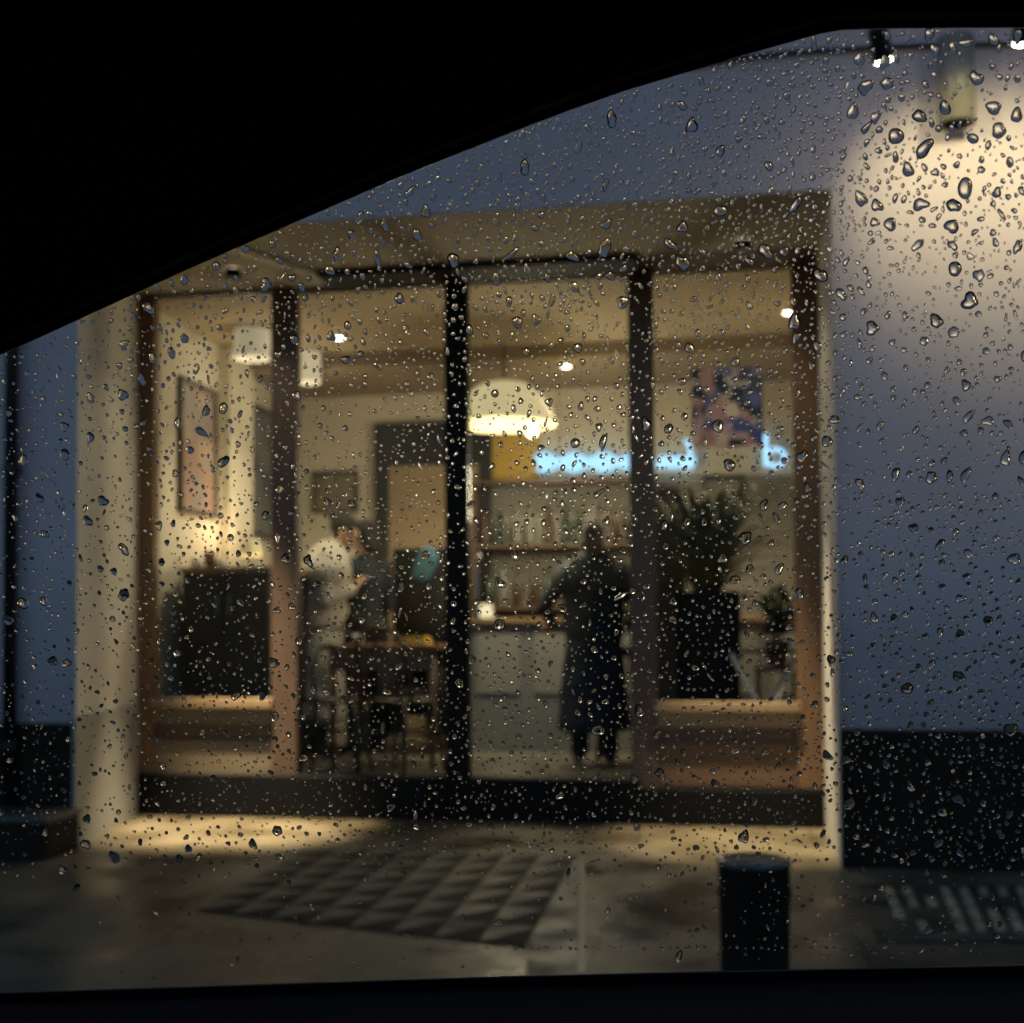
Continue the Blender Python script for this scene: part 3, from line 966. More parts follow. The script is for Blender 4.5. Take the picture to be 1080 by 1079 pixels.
# back bar shelf with bottles
bx0, bx1 = X(500, 3.7), X(690, 3.7)
zsh = [Z(640, 3.7), Z(562, 3.7)]
t = thing('back_bar_shelf', 'dark timber back bar shelves holding bottles behind the counter', 'shelf', ((bx0 + bx1) / 2, 3.8, FL))
b = BM(); box(b, bx0, bx0 + .03, 3.62, YB - .031, FL, Z(512, 3.7)); obj('side_panel', b, m_darkwood, t)
b = BM(); box(b, bx1 - .03, bx1, 3.62, YB - .031, FL, Z(512, 3.7)); obj('side_panel', b, m_darkwood, t)
for z in (Z(640, 3.7), Z(575, 3.7), Z(512, 3.7) + .03):
    b = BM(); box(b, bx0 + .031, bx1 - .031, 3.62, YB - .031, z - .028, z); obj('shelf', b, m_darkwood, t)
bot = None
kk = 0
for zi, z in enumerate((Z(640, 3.7), Z(575, 3.7))):
    for i in range(11):
        x = bx0 + .1 + i * (bx1 - bx0 - .2) / 10 + random.uniform(-.02, .02)
        s = random.uniform(.85, 1.1)
        mm, nm = [(m_bottle, 'green'), (m_bottleA, 'amber'), (m_bottleC, 'clear')][(i * 2 + zi + i // 3) % 3]
        b = BM(); lathe(b, [(0, .001), (.036, .001), (.038, .02), (.038, .17 * s), (.014, .23 * s), (.013, .29 * s), (0, .29 * s)], (0, 0, 0), 14)
        o = obj('bottle', b, mm, smooth=True, world=False); o.location = (x, 3.72, z)
        tag(o, nm + ' bottle standing on the ' + ('lower' if zi == 0 else 'upper') + ' back bar shelf', 'bottle', nm + ' bottles on the ' + ('lower' if zi == 0 else 'upper') + ' back bar shelf')

# wooden table and things on it
Yt = 1.75
zt3 = Z(681, Yt, 390)
tx0, tx1 = X(338, Yt), X(462, Yt)
t = thing('cafe_table', 'chestnut timber cafe table behind the left door glass', 'table', ((tx0 + tx1) / 2, Yt + .3, FL))
b = BM(); box(b, tx0, tx1, Yt, Yt + .62, zt3 - .03, zt3); obj('tabletop', b, m_tablewood, t, bevel=.006)
b = BM(); box(b, tx0 + .05, tx1 - .05, Yt + .04, Yt + .06, zt3 - .16, zt3 - .031); obj('apron', b, m_tablewood, t); b = BM(); box(b, tx0 + .05, tx1 - .05, Yt + .56, Yt + .58, zt3 - .16, zt3 - .031); obj('apron', b, m_tablewood, t)
for sx in (tx0 + .06, tx1 - .06):
    for sy in (Yt + .07, Yt + .55):
        b = BM(); tube(b, [(sx, sy, FL), (sx, sy, zt3 - .031)], 0, 10, [.016, .026]); obj('leg', b, m_tablewood, t, smooth=True)
c = Vector((X(438, Yt + .1, 680), Yt + .12, zt3))
b = BM(); prism(b, [Vector((-.10, -.05, .001)), Vector((.08, -.06, .001)), Vector((.10, .07, .001)), Vector((-.08, .08, .001))], Vector((0, 0, .05)))
for v in b.verts:
    if v.co.z > .03:
        v.co.x *= .8; v.co.y *= .75
o = obj('yellow_parcel', b, m_yellow, world=False, bevel=.008); o.location = c; tag(o, 'bright yellow folded parcel lying on the chestnut table', 'parcel')
b = BM(); lathe(b, [(0, .001), (.028, .001), (.04, .07), (.036, .07), (.025, .01), (0, .01)]); o = obj('cup', b, m_white, smooth=True, world=False); o.location = (X(375, Yt + .1, 680), Yt + .15, zt3); tag(o, 'white cup on the chestnut table', 'cup')


def chair(loc, rz, label):
    t = thing('bentwood_chair', label, 'chair', loc, rz, 'bentwood chairs at the cafe table')
    b = BM(); lathe(b, [(0, .44), (.19, .44), (.205, .455), (.19, .47), (0, .468)], (0, 0, 0), 28); obj('seat', b, m_bentwood, t, smooth=True, world=False)
    for sx in (-1, 1):
        b = BM(); tube(b, [(sx * .14, .14, .445), (sx * .165, .17, .25), (sx * .19, .21, 0)], 0, 8, [.017, .015, .012]); obj('leg', b, m_bentwood, t, smooth=True, world=False)
        b = BM(); tube(b, [(sx * .13, -.15, .445), (sx * .15, -.18, .25), (sx * .18, -.24, 0)], 0, 8, [.017, .015, .012]); obj('leg', b, m_bentwood, t, smooth=True, world=False)
    b = BM(); tube(b, [(.17 * math.cos(a), .17 * math.sin(a), .26) for a in [2 * PI * k / 20 for k in range(21)]], .008, 8); obj('stretcher', b, m_bentwood, t, smooth=True, world=False)
    b = BM()
    tube(b, [(-.17, -.13, .45), (-.185, -.18, .62), (-.17, -.22, .8), (-.1, -.245, .89), (0, -.25, .91), (.1, -.245, .89), (.17, -.22, .8), (.185, -.18, .62), (.17, -.13, .45)], .013, 8)
    tube(b, [(-.1, -.16, .46), (-.11, -.2, .64), (-.06, -.23, .78), (0, -.235, .81), (.06, -.23, .78), (.11, -.2, .64), (.1, -.16, .46)], .009, 8)
    obj('backrest', b, m_bentwood, t, smooth=True, world=False)
    return t


ch = [chair((X(350, 1.5, 700), 1.58, FL), 0.15, 'dark bentwood chair with its back to the door glass, nearest the dark post'),
      chair((X(418, 1.45, 700), 1.56, FL), -.35, 'dark bentwood chair in front of the yellow parcel')]

# armchair black with teal cushion
ax_, ay_ = X(436, 2.9, 640), 2.95
za = Z(574, 2.75, 436)
t = thing('armchair', 'black high backed armchair beneath the tan inner door panel', 'armchair', (ax_, ay_, FL))
w = (X(470, 2.75) - X(402, 2.75)) / 2
H = za - FL
b = BM(); box(b, -w, w, .28, .42, .3, H); obj('backrest', b, m_leather, t, world=False, bevel=.04, smooth=True)
b = BM(); box(b, -w + .09, w - .09, -.3, .275, .28, .46); obj('seat', b, m_leather, t, world=False, bevel=.04, smooth=True)
for s in (-1, 1):
    b = BM(); box(b, min(s * w, s * (w - .085)), max(s * w, s * (w - .085)), -.3, .275, .12, .66); obj('armrest', b, m_leather, t, world=False, bevel=.03, smooth=True)
    for yy in (-.25, .35):
        b = BM(); tube(b, [(s * (w - .05), yy, 0), (s * (w - .05), yy, .14 if yy < 0 else .31)], 0, 8, [.012, .02]); obj('leg', b, m_bentwood, t, world=False)
b = BM(); capsule(b, (-.02, .2, .80), (.03, .2, .92), .075, .085, 14, .45, (1, 0, 0)); o = obj('cushion', b, m_teal, smooth=True, world=False)
o.location = (ax_ + .03, ay_ - .03, FL + H - 1.0); tag(o, 'teal cushion propped on the black armchair', 'cushion')


# ------------------------------------------------------------------ people
def person(label, loc, rz, J, cloth, hair, scale=1.0, cap=None, voxel=.0085):
    t = thing('person', label, 'person', loc, rz)
    t.scale = (scale,) * 3
    V = {k: Vector(v) for k, v in J.items()}
    b = BM()
    pel, ch_, nk, hd = V['pelvis'], V['chest'], V['neck'], V['head']
    fwd = Vector((0, 1, 0))
    capsule(b, pel + Vector((-.06, 0, 0)), pel + Vector((.06, 0, 0)), .105, .105)
    capsule(b, pel, (pel + ch_) / 2, .115, .12, 16, .78, (1, 0, 0))
    capsule(b, (pel + ch_) / 2, ch_, .125, .145, 16, .75, (1, 0, 0))
    for s in 'LR':
        capsule(b, ch_ + Vector((0, 0, .02)), V['sh' + s], .10, .058)
        capsule(b, V['sh' + s], V['el' + s], .05, .038)
        capsule(b, V['el' + s], V['wr' + s], .038, .026)
        w_ = V['wr' + s]; d = (w_ - V['el' + s]).normalized()
        hv = V.get('hand' + s, d).normalized()
        side = hv.cross(Vector((0, 0, 1)))
        side = side.normalized() if side.length > .2 else Vector((1, 0, 0))
        if 'side' + s in V: side = V['side' + s].normalized()
        nrm = hv.cross(side).normalized()
        pc = w_ + hv * .05
        capsule(b, w_ + hv * .01, w_ + hv * .08, .03, .036, 12, .45, side)
        for i, (o_, ln) in enumerate(((-.030, .062), (-.010, .074), (.011, .070), (.031, .055))):
            k0 = w_ + hv * .085 + side * o_
            k1 = k0 + hv * ln * .5 + nrm * .006 + side * o_ * .12
            k2 = k1 + (hv * .75 + nrm * .6).normalized() * ln * .5 + side * o_ * .1
            capsule(b, k0, k1, .0095, .0088, 8); capsule(b, k1, k2, .0088, .0075, 8)
        k0 = w_ + hv * .03 - side * .03
        k1 = k0 + (hv * .6 - side * .75).normalized() * .04
        k2 = k1 + (hv * .9 - side * .2 + nrm * .3).normalized() * .032
        capsule(b, k0, k1, .013, .0105, 8); capsule(b, k1, k2, .0105, .0085, 8)
        capsule(b, V['hip' + s], V['kn' + s], .085, .055)
        capsule(b, V['kn' + s], V['an' + s], .055, .036)
        capsule(b, V['an' + s], V['to' + s], .04, .032, 12, .7, (1, 0, 0))
    capsule(b, ch_ + Vector((0, 0, .08)), nk, .075, .055)
    capsule(b, nk, nk + (hd - nk) * .6, .055, .052)
    f = V.get('face', fwd).normalized()
    upv = (hd - nk).normalized()
    f = (f - upv * f.dot(upv)).normalized()
    sd = f.cross(upv)
    # skull, jaw, nose, ears, brow, lips
    capsule(b, hd + upv * .035 - f * .015, hd + upv * .03 + f * .01, .088, .085, 18, .86, upv)
    capsule(b, hd + f * .02 - upv * .01, hd + f * .045 - upv * .075, .068, .04, 14)
    capsule(b, hd + f * .088 + upv * .02, hd + f * .108 - upv * .025, .009, .016, 8)
    capsule(b, hd + f * .082 + upv * .035 - sd * .035, hd + f * .082 + upv * .035 + sd * .035, .012, .012, 8)
    capsule(b, hd + f * .083 - upv * .058 - sd * .016, hd + f * .083 - upv * .058 + sd * .016, .009, .009, 8)
    for s in (-1, 1):
        capsule(b, hd + sd * s * .082 + upv * .02 - f * .005, hd + sd * s * .08 - upv * .025, .02, .013, 8, .4, f)
    bm_me = fuse(b, voxel, 5)
    body = link('body', bm_me, m_skin, t)
    b = BM()
    for s in (-1, 1):
        b = BM()
        bmesh.ops.create_uvsphere(b, u_segments=10, v_segments=8, radius=.0115, matrix=Matrix.Translation(hd + f * .078 + sd * s * .031 + upv * .018))
        obj('eye', b, MATS.get('eye') or mat('eye', (.05, .04, .04), .2), t, True, False)
    
    # hair
    b = BM()
    c = hd + upv * .05 - f * .02
    capsule(b, c - f * .022, c + f * .02, .096, .092, 18, .9, upv)
    if hair[1] > 0:
        capsule(b, c - f * .05, c - f * .07 - upv * hair[1], .085, .07, 14, .7, sd)
    elif hair[1] < 0:
        capsule(b, c - f * .09 + upv * .03, c - f * .12 + upv * .03, .045, .042, 12)
    # cut the hair off the face
    for v in b.verts:
        r_ = v.co - hd
        if r_.dot(f) > .03 and r_.dot(upv) < .065:
            v.co -= f * (r_.dot(f) - .03) * .95
    me = fuse(b, .009, 3)
    link('hair', me, hair[0], t)
    if cap is not None:
        b = BM()
        capsule(b, hd + upv * .075 - f * .025, hd + upv * .075 + f * .015, .1, .098, 18, .75, upv)
        capsule(b, hd + upv * .075 + f * .09 - sd * .04, hd + upv * .075 + f * .09 + sd * .04, .055, .055, 12, .18, f)
        link('cap', fuse(b, .009, 3), cap, t)
    # garments
    for name, m_, kind in cloth:
        b = BM()
        if kind in ('shirt', 'coat'):
            e = .016
            capsule(b, pel + Vector((-.05, 0, .03)), pel + Vector((.05, 0, .03)), .105 + e, .105 + e)
            capsule(b, pel, (pel + ch_) / 2, .118 + e, .122 + e, 18, .8, (1, 0, 0))
            capsule(b, (pel + ch_) / 2, ch_ + Vector((0, 0, .02)), .127 + e, .147 + e, 18, .78, (1, 0, 0))
            for s in 'LR':
                capsule(b, ch_ + Vector((0, 0, .02)), V['sh' + s], .102 + e, .06 + e)
                capsule(b, V['sh' + s], V['el' + s], .053 + e, .042 + e)
                capsule(b, V['el' + s], V['el' + s].lerp(V['wr' + s], .9), .042 + e, .034 + e * .6)
            if kind == 'coat':
                capsule(b, pel, pel + Vector((0, 0, -.66)), .20, .27, 20, .75, (1, 0, 0))
                for v in b.verts:
                    v.co.z = max(v.co.z, pel.z - .70)
                capsule(b, ch_ + Vector((-.13, 0, 0)), ch_ + Vector((.13, 0, 0)), .17, .17, 18, .85)
                capsule(b, ch_, pel, .235, .215, 18, .75, (1, 0, 0))
                capsule(b, ch_ + Vector((0, -.02, .1)), nk + Vector((0, -.01, .01)), .09, .075)
        elif kind == 'trousers':
            e = .014
            capsule(b, pel + Vector((-.06, 0, .02)), pel + Vector((.06, 0, .02)), .107 + e, .107 + e)
            for s in 'LR':
                capsule(b, V['hip' + s], V['kn' + s], .088 + e, .062 + e)
                capsule(b, V['kn' + s], V['kn' + s].lerp(V['an' + s], .93), .062 + e, .05 + e)
        elif kind == 'shoes':
            for s in 'LR':
                a, c = V['an' + s], V['to' + s]
                capsule(b, a + Vector((0, -.02, -.01)), c, .05, .042, 14, .8, (1, 0, 0))
        me = fuse(b, .011, 4)
        if kind in ('shirt', 'coat', 'trousers'):
            nr = [v.normal.copy() for v in me.vertices]   # folds
            for v, n_ in zip(me.vertices, nr):
                v.co += n_ * (mnoise.noise(v.co * 9) * .010 + mnoise.noise(v.co * 22) * .004)
        link(name, me, m_, t)
    return t


def stand(**kw):
    J = dict(pelvis=(0, 0, .95), chest=(0, 0, 1.33), neck=(0, .0, 1.50), head=(0, .02, 1.62),
             shL=(-.185, 0, 1.41), elL=(-.24, -.02, 1.13), wrL=(-.25, .06, .88),
             shR=(.185, 0, 1.41), elR=(.24, -.02, 1.13), wrR=(.25, .06, .88),
             hipL=(-.09, 0, .92), knL=(-.10, .01, .50), anL=(-.11, -.01, .08), toL=(-.12, .14, .035),
             hipR=(.09, 0, .92), knR=(.10, .01, .50), anR=(.11, -.01, .08), toR=(.12, .14, .035))
    J.update(kw)
    return J


def sit(**kw):
    J = dict(pelvis=(0, 0, .56), chest=(0, .03, .94), neck=(0, .05, 1.11), head=(0, .08, 1.23),
             shL=(-.185, .03, 1.02), elL=(-.24, .10, .76), wrL=(-.15, .33, .72),
             shR=(.185, .03, 1.02), elR=(.24, .10, .76), wrR=(.15, .33, .72),
             hipL=(-.09, .02, .55), knL=(-.12, .43, .52), anL=(-.12, .40, .08), toL=(-.13, .55, .035),
             hipR=(.09, .02, .55), knR=(.12, .43, .52), anR=(.12, .40, .08), toR=(.13, .55, .035))
    J.update(kw)
    return J


# standing, pale top, beyond the table's near end, turned to the right
person('standing person in a pale coat seen side on beside the dark timber post', (X(333, 2.45, 650), 2.5, FL), -1.45,
       stand(chest=(0, .07, 1.31), neck=(0, .13, 1.47), head=(0, .19, 1.575), shL=(-.18, .08, 1.39), shR=(.18, .08, 1.39), elL=(-.22, .08, 1.10), elR=(.22, .09, 1.10), wrL=(-.12, .26, 1.16), wrR=(.10, .27, 1.18), handL=(.5, .4, .7), handR=(-.5, .4, .7)),
       [('coat', m_shirtW, 'coat'), ('trousers', m_navy, 'trousers'), ('shoes', m_shoe, 'shoes')], (m_hairD, -1), .99)
person('standing person in dark slate clothes behind the table, facing the pale coat', (X(382, 2.62, 650), 2.7, FL), 1.0,
       stand(elL=(-.27, .05, 1.12), wrL=(-.14, .27, 1.03), elR=(.27, .05, 1.12), wrR=(.14, .27, 1.03)), [('top', m_slate, 'shirt'), ('trousers', m_blackcl, 'trousers'), ('shoes', m_shoe, 'shoes')], (m_hairD, .12), .95)
# standing, long dark coat, at the bar
person('standing person in a bulky long navy black coat at the bar', (X(626, 2.2, 650), 2.2, FL), .12,
       stand(elL=(-.36, .04, 1.14), wrL=(-.30, .24, 1.02), elR=(.35, .04, 1.14), wrR=(.26, .24, 1.02), handL=(-.4, .8, -.2), handR=(-.3, .9, 0)),
       [('coat', m_navy, 'coat'), ('trousers', m_blackcl, 'trousers'), ('shoes', m_shoe, 'shoes')], (m_hairB, .2), .9)
# tall planter with an arching strap leaved plant in the right window
Ypl = 1.52
px0, px1 = X(712, Ypl, 690), X(782, Ypl, 690)
zp = Z(626, Ypl, 745)
cxp = (px0 + px1) / 2
t = thing('tall_planter_plant', 'dark olive strap leaved plant arching from a tall black planter in the right window', 'plant', (cxp, Ypl + .2, FL))
hw_ = (px1 - px0) / 2
b = BM()
v0 = [Vector((-hw_ * .94, -.19, 0)), Vector((hw_ * .94, -.19, 0)), Vector((hw_ * .94, .19, 0)), Vector((-hw_ * .94, .19, 0))]
prism(b, v0, Vector((0, 0, zp - FL)))
for v in b.verts:
    if v.co.z > .1:
        v.co.x *= 1.06; v.co.y *= 1.06
obj('planter', b, m_blackbox, t, world=False, bevel=.008)
b = BM(); box(b, -hw_ * .93, hw_ * .93, -.185, .185, zp - FL + .001, zp - FL + .012); obj('soil', b, MATS['soil'], t, world=False)
b = BM()
rl = random.Random(5)
for k in range(300):
    a = rl.uniform(0, 2 * PI)
    lean = rl.uniform(.08, .50)
    hh = rl.uniform(.10, .70)
    L0 = Vector((math.cos(a) * rl.uniform(0, .08), math.sin(a) * rl.uniform(0, .08), zp - FL + .01))
    if k < 10:
        a = rl.uniform(-.35, .25); lean = rl.uniform(.36, .48); hh = rl.uniform(.3, .45)
    dr = Vector((math.cos(a), math.sin(a), 0)); sd = Vector((-dr.y, dr.x, 0))
    wd = rl.uniform(.014, .026)
    prev = None
    for q_ in range(7):
        u = q_ / 6
        c = L0 + dr * lean * u ** 1.3 + Vector((0, 0, hh * (1.55 * u - .75 * u ** 3.2) / .95))
        w_ = wd * (1 - u ** 2.5) + .0015
        cur = [b.verts.new(c - sd * w_), b.verts.new(c - Vector((0, 0, w_ * .35))), b.verts.new(c + sd * w_)]
        if prev:
            b.faces.new((prev[0], prev[1], cur[1], cur[0])); b.faces.new((prev[1], prev[2], cur[2], cur[1]))
        prev = cur
obj('leaves', b, m_strap, t, world=False, smooth=True)


t = thing('bar_stool', 'tall black bar stool beside the long navy coat at the bar', 'stool', (X(652, 2.45, 650), 2.5, FL))
b = BM(); lathe(b, [(0, .70), (.17, .70), (.185, .72), (.17, .76), (0, .765)]); obj('seat', b, m_leather, t, world=False, smooth=True)
for k in range(4):
    a = PI / 4 + k * PI / 2
    b = BM(); tube(b, [(.11 * math.cos(a), .11 * math.sin(a), .705), (.2 * math.cos(a), .2 * math.sin(a), 0)], .014, 8); obj('leg', b, m_bentwood, t, world=False)
b = BM(); tube(b, [(.165 * math.cos(a), .165 * math.sin(a), .27) for a in [2 * PI * k / 20 for k in range(21)]], .009, 8); obj('foot_ring', b, m_metal, t, world=False)


# plants by the window
def plant(loc, label, n, h, spread, pot=True, r=.07):
    t = thing('potted_plant', label, 'plant', loc)
    b = BM(); lathe(b, [(0, 0.001), (r * .7, .001), (r, .13), (r * 1.06, .13), (r * 1.06, .15), (r * .92, .15), (r * .9, .12), (0, .12)], (0, 0, 0), 20); obj('pot', b, m_terra, t, world=False)
    b = BM(); bs_ = BM()
    for k in range(n):
        a = random.uniform(0, 2 * PI); ln = random.uniform(.45, 1) * h; sp = random.uniform(.1, 1) * spread
        tip = Vector((math.cos(a) * sp, math.sin(a) * sp, .12 + ln))
        mid = Vector((math.cos(a) * sp * .35, math.sin(a) * sp * .35, .12 + ln * .6))
        tube(bs_, [(math.cos(a) * .015, math.sin(a) * .015, .115), mid, tip], .003, 5)
        for j in range(9):
            u = .3 + .7 * j / 8
            c = mid.lerp(tip, u) if u > .5 else Vector((0, 0, .12)).lerp(mid, u * 2)
            d = Vector((random.uniform(-1, 1), random.uniform(-1, 1), random.uniform(-.3, .8))).normalized()
            sd = d.cross(Vector((random.random(), random.random(), 1))).normalized()
            L_ = random.uniform(.05, .09); wd = L_ * .32
            up_ = d.cross(sd) * L_ * .12
            b.faces.new([b.verts.new(x) for x in (c, c + d * L_ * .45 + sd * wd + up_, c + d * L_, c + d * L_ * .45 - sd * wd + up_)])
    obj('leaves', b, m_leafM, t, world=False); obj('stems', bs_, m_leafM, t, world=False, smooth=True)
    return t


# low sideboard behind the right window carrying the plant
wt0, wt1 = X(800, 1.3), X(838, 1.3)
t = thing('plant_stand', 'small brown timber stand under the potted plant by the right post', 'stand', ((wt0 + wt1) / 2, 1.4, FL))
zps = Z(704, 1.35, 820)
b = BM(); box(b, wt0 - .03, wt1 + .02, 1.3, 1.52, zps - .03, zps); obj('top', b, m_panelR, t, bevel=.004)
for sx in (wt0 - .01, wt1):
    for sy in (1.32, 1.5):
        b = BM(); box(b, sx - .012, sx + .012, sy - .012, sy + .012, FL, zps - .031); obj('leg', b, m_panelR, t)
plant(((wt0 + wt1) / 2, 1.41, zps), 'bushy green potted plant behind the right window beside its timber post', 16, .36, .16)
# folding stool with white crossed legs
fx = X(808, 1.24, 720)
t = thing('folding_stool', 'folding stool with white crossed legs low in the right window', 'stool', (fx, 1.24, FL))
zz = Z(690, 1.24, 800) - FL
for yy in (-.0, .26):
    b = BM(); tube(b, [(-.2, yy, .0), (.19, yy, zz)], .013, 8); obj('leg', b, m_white, t, world=False, smooth=True)
    b = BM(); tube(b, [(.2, yy + .03, .0), (-.19, yy + .03, zz)], .013, 8); obj('leg', b, m_white, t, world=False, smooth=True)
b = BM(); box(b, -.2, .2, -.01, .3, zz + .004, zz + .02); obj('seat', b, m_leather, t, world=False, bevel=.004)
# tall brown cabinet edge behind the right mullion
cx = X(704, 1.9)
t = thing('tall_cabinet', 'tall russet timber cabinet between the door post and the tall planter', 'cabinet', (cx, 2.0, FL))
b = BM(); box(b, cx - .14, cx + .10, 1.95, 2.3, FL + .05, Z(515, 1.95, 704)); obj('carcass', b, m_panelR, t, bevel=.004)
b = BM(); box(b, cx - .13, cx + .09, 1.934, 1.949, FL + .08, Z(540, 1.95, 704)); d = obj('door', b, m_panelR, t, bevel=.003)
b = BM(); tube(b, [(cx + .06, 1.92, 1.2), (cx + .06, 1.92, 1.35)], .006, 8); obj('handle', b, m_steel, d)
b = BM(); box(b, cx - .13, cx + .09, 1.97, 2.28, FL, FL + .0495); obj('base', b, m_darkwood, t)

# ------------------------------------------------------------------ the car
TILT = R(14)
GP = Vector((0, -DIST + .55, EYE))
gn = Vector((0, math.cos(TILT), math.sin(TILT)))
gu = Vector((1, 0, 0))
gv = Vector((0, -math.sin(TILT), math.cos(TILT)))


def GL(px, py, n=0.0):
    return onplane(px, py, GP, gn) + gn * n


car = thing('car', 'dark car interior framing the rain covered side window', 'car', (0, -DIST, -.12))
b = BM(); prism(b, [GL(-700, 1300, -.004), GL(2600, 1300, -.004), GL(2600, -320, -.004), GL(-700, -320, -.004)], gn * .004)
obj('window_glass', b, m_carglass, car)
curve = [(-420, 560), (-200, 462), (-60, 398), (0, 371), (50, 349), (100, 326), (150, 303), (200, 280), (250, 258), (300, 236), (360, 210), (420, 184), (480, 160), (540, 136), (600, 113), (660, 92),
         (720, 74), (780, 56), (830, 42), (862, 33), (885, 29), (930, 27.5), (1000, 27), (1080, 26.5), (1300, 26), (1900, 40), (2300, 90), (2420, 200), (2450, 420), (2450, 1010)]
poly = [GL(x, y, -.008) for x, y in curve] + [GL(2900, 1010, -.008), GL(2900, -500, -.008), GL(-900, -500, -.008), GL(-900, 560, -.008)]
b = BM(); prism(b, poly, -gn * .012); obj('roof_pillar', b, m_carblack, car, bevel=.002)
b = BM(); tube(b, [GL(x + 1, y + 1.5, -.007) for x, y in curve], .0022, 8); obj('window_seal', b, m_rubber, car, smooth=True)
low = [(-900, 1072), (-420, 1056), (0, 1042), (150, 1037), (300, 1032), (420, 1028), (540, 1024), (680, 1020.5), (800, 1018), (940, 1015), (1080, 1012), (1300, 1008), (1900, 998), (2900, 985)]
b = BM(); tube(b, [GL(x, y + 4, -.007) for x, y in low], .0028, 8); obj('window_seal', b, m_rubber, car, smooth=True)
b = BM()
dv = Vector((0, -.10, -.012))
pl = [GL(x, y + 5, -.010) for x, y in low]
up2 = [p + Vector((0, -.004, -.004)) for p in pl]
rows = [pl, [p + Vector((0, -.012, -.003)) for p in pl], [p + Vector((0, -.035, -.006)) for p in pl], [p + Vector((0, -.075, -.02)) for p in pl], [p + Vector((0, -.10, -.06)) for p in pl], [p + Vector((0, -.105, -.5)) for p in pl],
        [p + Vector((0, .0, -.5)) for p in pl]]
vr = [[b.verts.new(p) for p in r_] for r_ in rows]
for i in range(len(vr)):
    a_, c_ = vr[i], vr[(i + 1) % len(vr)]
    for k in range(len(pl) - 1):
        b.faces.new((a_[k], a_[k + 1], c_[k + 1], c_[k]))
b.faces.new([r_[0] for r_ in vr]); b.faces.new([r_[-1] for r_ in vr][::-1])
obj('door_panel', b, m_cardoor, car, smooth=True)
# outer door skin, roof and cabin shell
wl = GL(540, 1026, .012)
wl.z = min(GL(x, y + 10, .08).z for x, y in low if x > -500) - .07
b = BM(); prism(b, [Vector((-1.6, wl.y, wl.z)), Vector((-1.6, wl.y + .06, wl.z - .06)), Vector((-1.6, wl.y + .12, wl.z - .35)), Vector((-1.6, wl.y + .08, .05)), Vector((-1.6, wl.y, .05))], Vector((3.2, 0, 0)))
obj('door_skin', b, m_carpaint, car, bevel=.01)
tp = GL(700, -420, .012)
b = BM(); box(b, -1.3, 1.5, tp.y - 1.35, tp.y + .02, tp.z, tp.z + .04); obj('roof', b, m_carpaint, car, bevel=.02)
b = BM(); box(b, -1.3, 1.5, -DIST - 1.0, -DIST - .96, -.0, tp.z - .001); box(b, 1.5, 1.54, -DIST - 1.0, tp.y, 0, tp.z - .001); box(b, -1.34, -1.3, -DIST - 1.0, tp.y, 0, tp.z - .001)
box(b, -1.3, 1.5, -DIST - .95, wl.y - .01, -.02, .04)
obj('cabin_shell', b, m_carblack, car)

# ------------------------------------------------------------------ raindrops on the outside of the glass
S_ = (GL(540, 540) - CAM).length / FPX     # metres per pixel on the glass


def drop_mesh(bm, c, r, hgt, el, ang, seed, seg, rings):
    """flattened, slightly irregular sessile drop: flat contact face plus a curved cap that sags downhill"""
    rg = random.Random(seed)
    h = [(rg.uniform(-.24, .24), rg.uniform(0, 2 * PI)), (rg.uniform(-.17, .17), rg.uniform(0, 2 * PI)), (rg.uniform(-.09, .09), rg.uniform(0, 2 * PI))]
    sag = rg.uniform(.0, .22)
    ca, sa = math.cos(ang), math.sin(ang)

    def pt(a, t, n):
        rad = r * t * (1 + h[0][0] * math.cos(2 * a + h[0][1]) + h[1][0] * math.cos(3 * a + h[1][1]) + h[2][0] * math.cos(5 * a + h[2][1]))
        x, y = rad * math.cos(a) / math.sqrt(el), rad * math.sin(a) * math.sqrt(el)
        y -= sag * n
        x, y = x * ca - y * sa, x * sa + y * ca
        return c + gu * x + gv * y + gn * (n + .0002)

    R_ = []
    for k in range(rings):
        t = k / rings
        th = t * PI / 2
        R_.append([bm.verts.new(pt(2 * PI * j / seg, math.cos(th) ** .8, hgt * r * math.sin(th))) for j in range(seg)])
    top = bm.verts.new(pt(0, 0, hgt * r))
    bot = [bm.verts.new(v.co) for v in R_[0]]
    fb = bm.faces.new(bot[::-1]); fb.smooth = False
    for k in range(rings - 1):
        for j in range(seg):
            f = bm.faces.new((R_[k][j], R_[k][(j + 1) % seg], R_[k + 1][(j + 1) % seg], R_[k + 1][j])); f.smooth = True
    for j in range(seg):
        bm.faces.new((R_[-1][j], R_[-1][(j + 1) % seg], top)).smooth = True


def below_curve(px, py):
    for (xa_, ya_), (xb_, yb_) in zip(curve, curve[1:]):
        if xa_ <= px <= xb_:
            return py > ya_ + (yb_ - ya_) * (px - xa_) / (xb_ - xa_) + 4
    return False


def low_y(px):
    for (xa_, ya_), (xb_, yb_) in zip(low, low[1:]):
        if xa_ <= px <= xb_:
            return ya_ + (yb_ - ya_) * (px - xa_) / (xb_ - xa_)
    return 1010


def sm(a, b_, x):
    t = max(0, min(1, (x - a) / (b_ - a))); return t * t * (3 - 2 * t)


def density(px, py):
    d = .72
    d += .5 * sm(420, 700, px) * (1 - sm(230, 420, py)) * (1 - sm(900, 960, px))   # busy fine drops over the upper wall
    d += .25 * sm(180, 300, px) * (1 - sm(300, 500, py))
    d *= 1 - .35 * sm(200, 80, px)
    d *= 1 - .93 * sm(880, 935, py) * (1 - .25 * sm(600, 760, px))
    d *= .8 + .5 * (mnoise.noise(Vector((px / 70, py / 70, 3.1))))
    return max(.02, min(1.3, d))


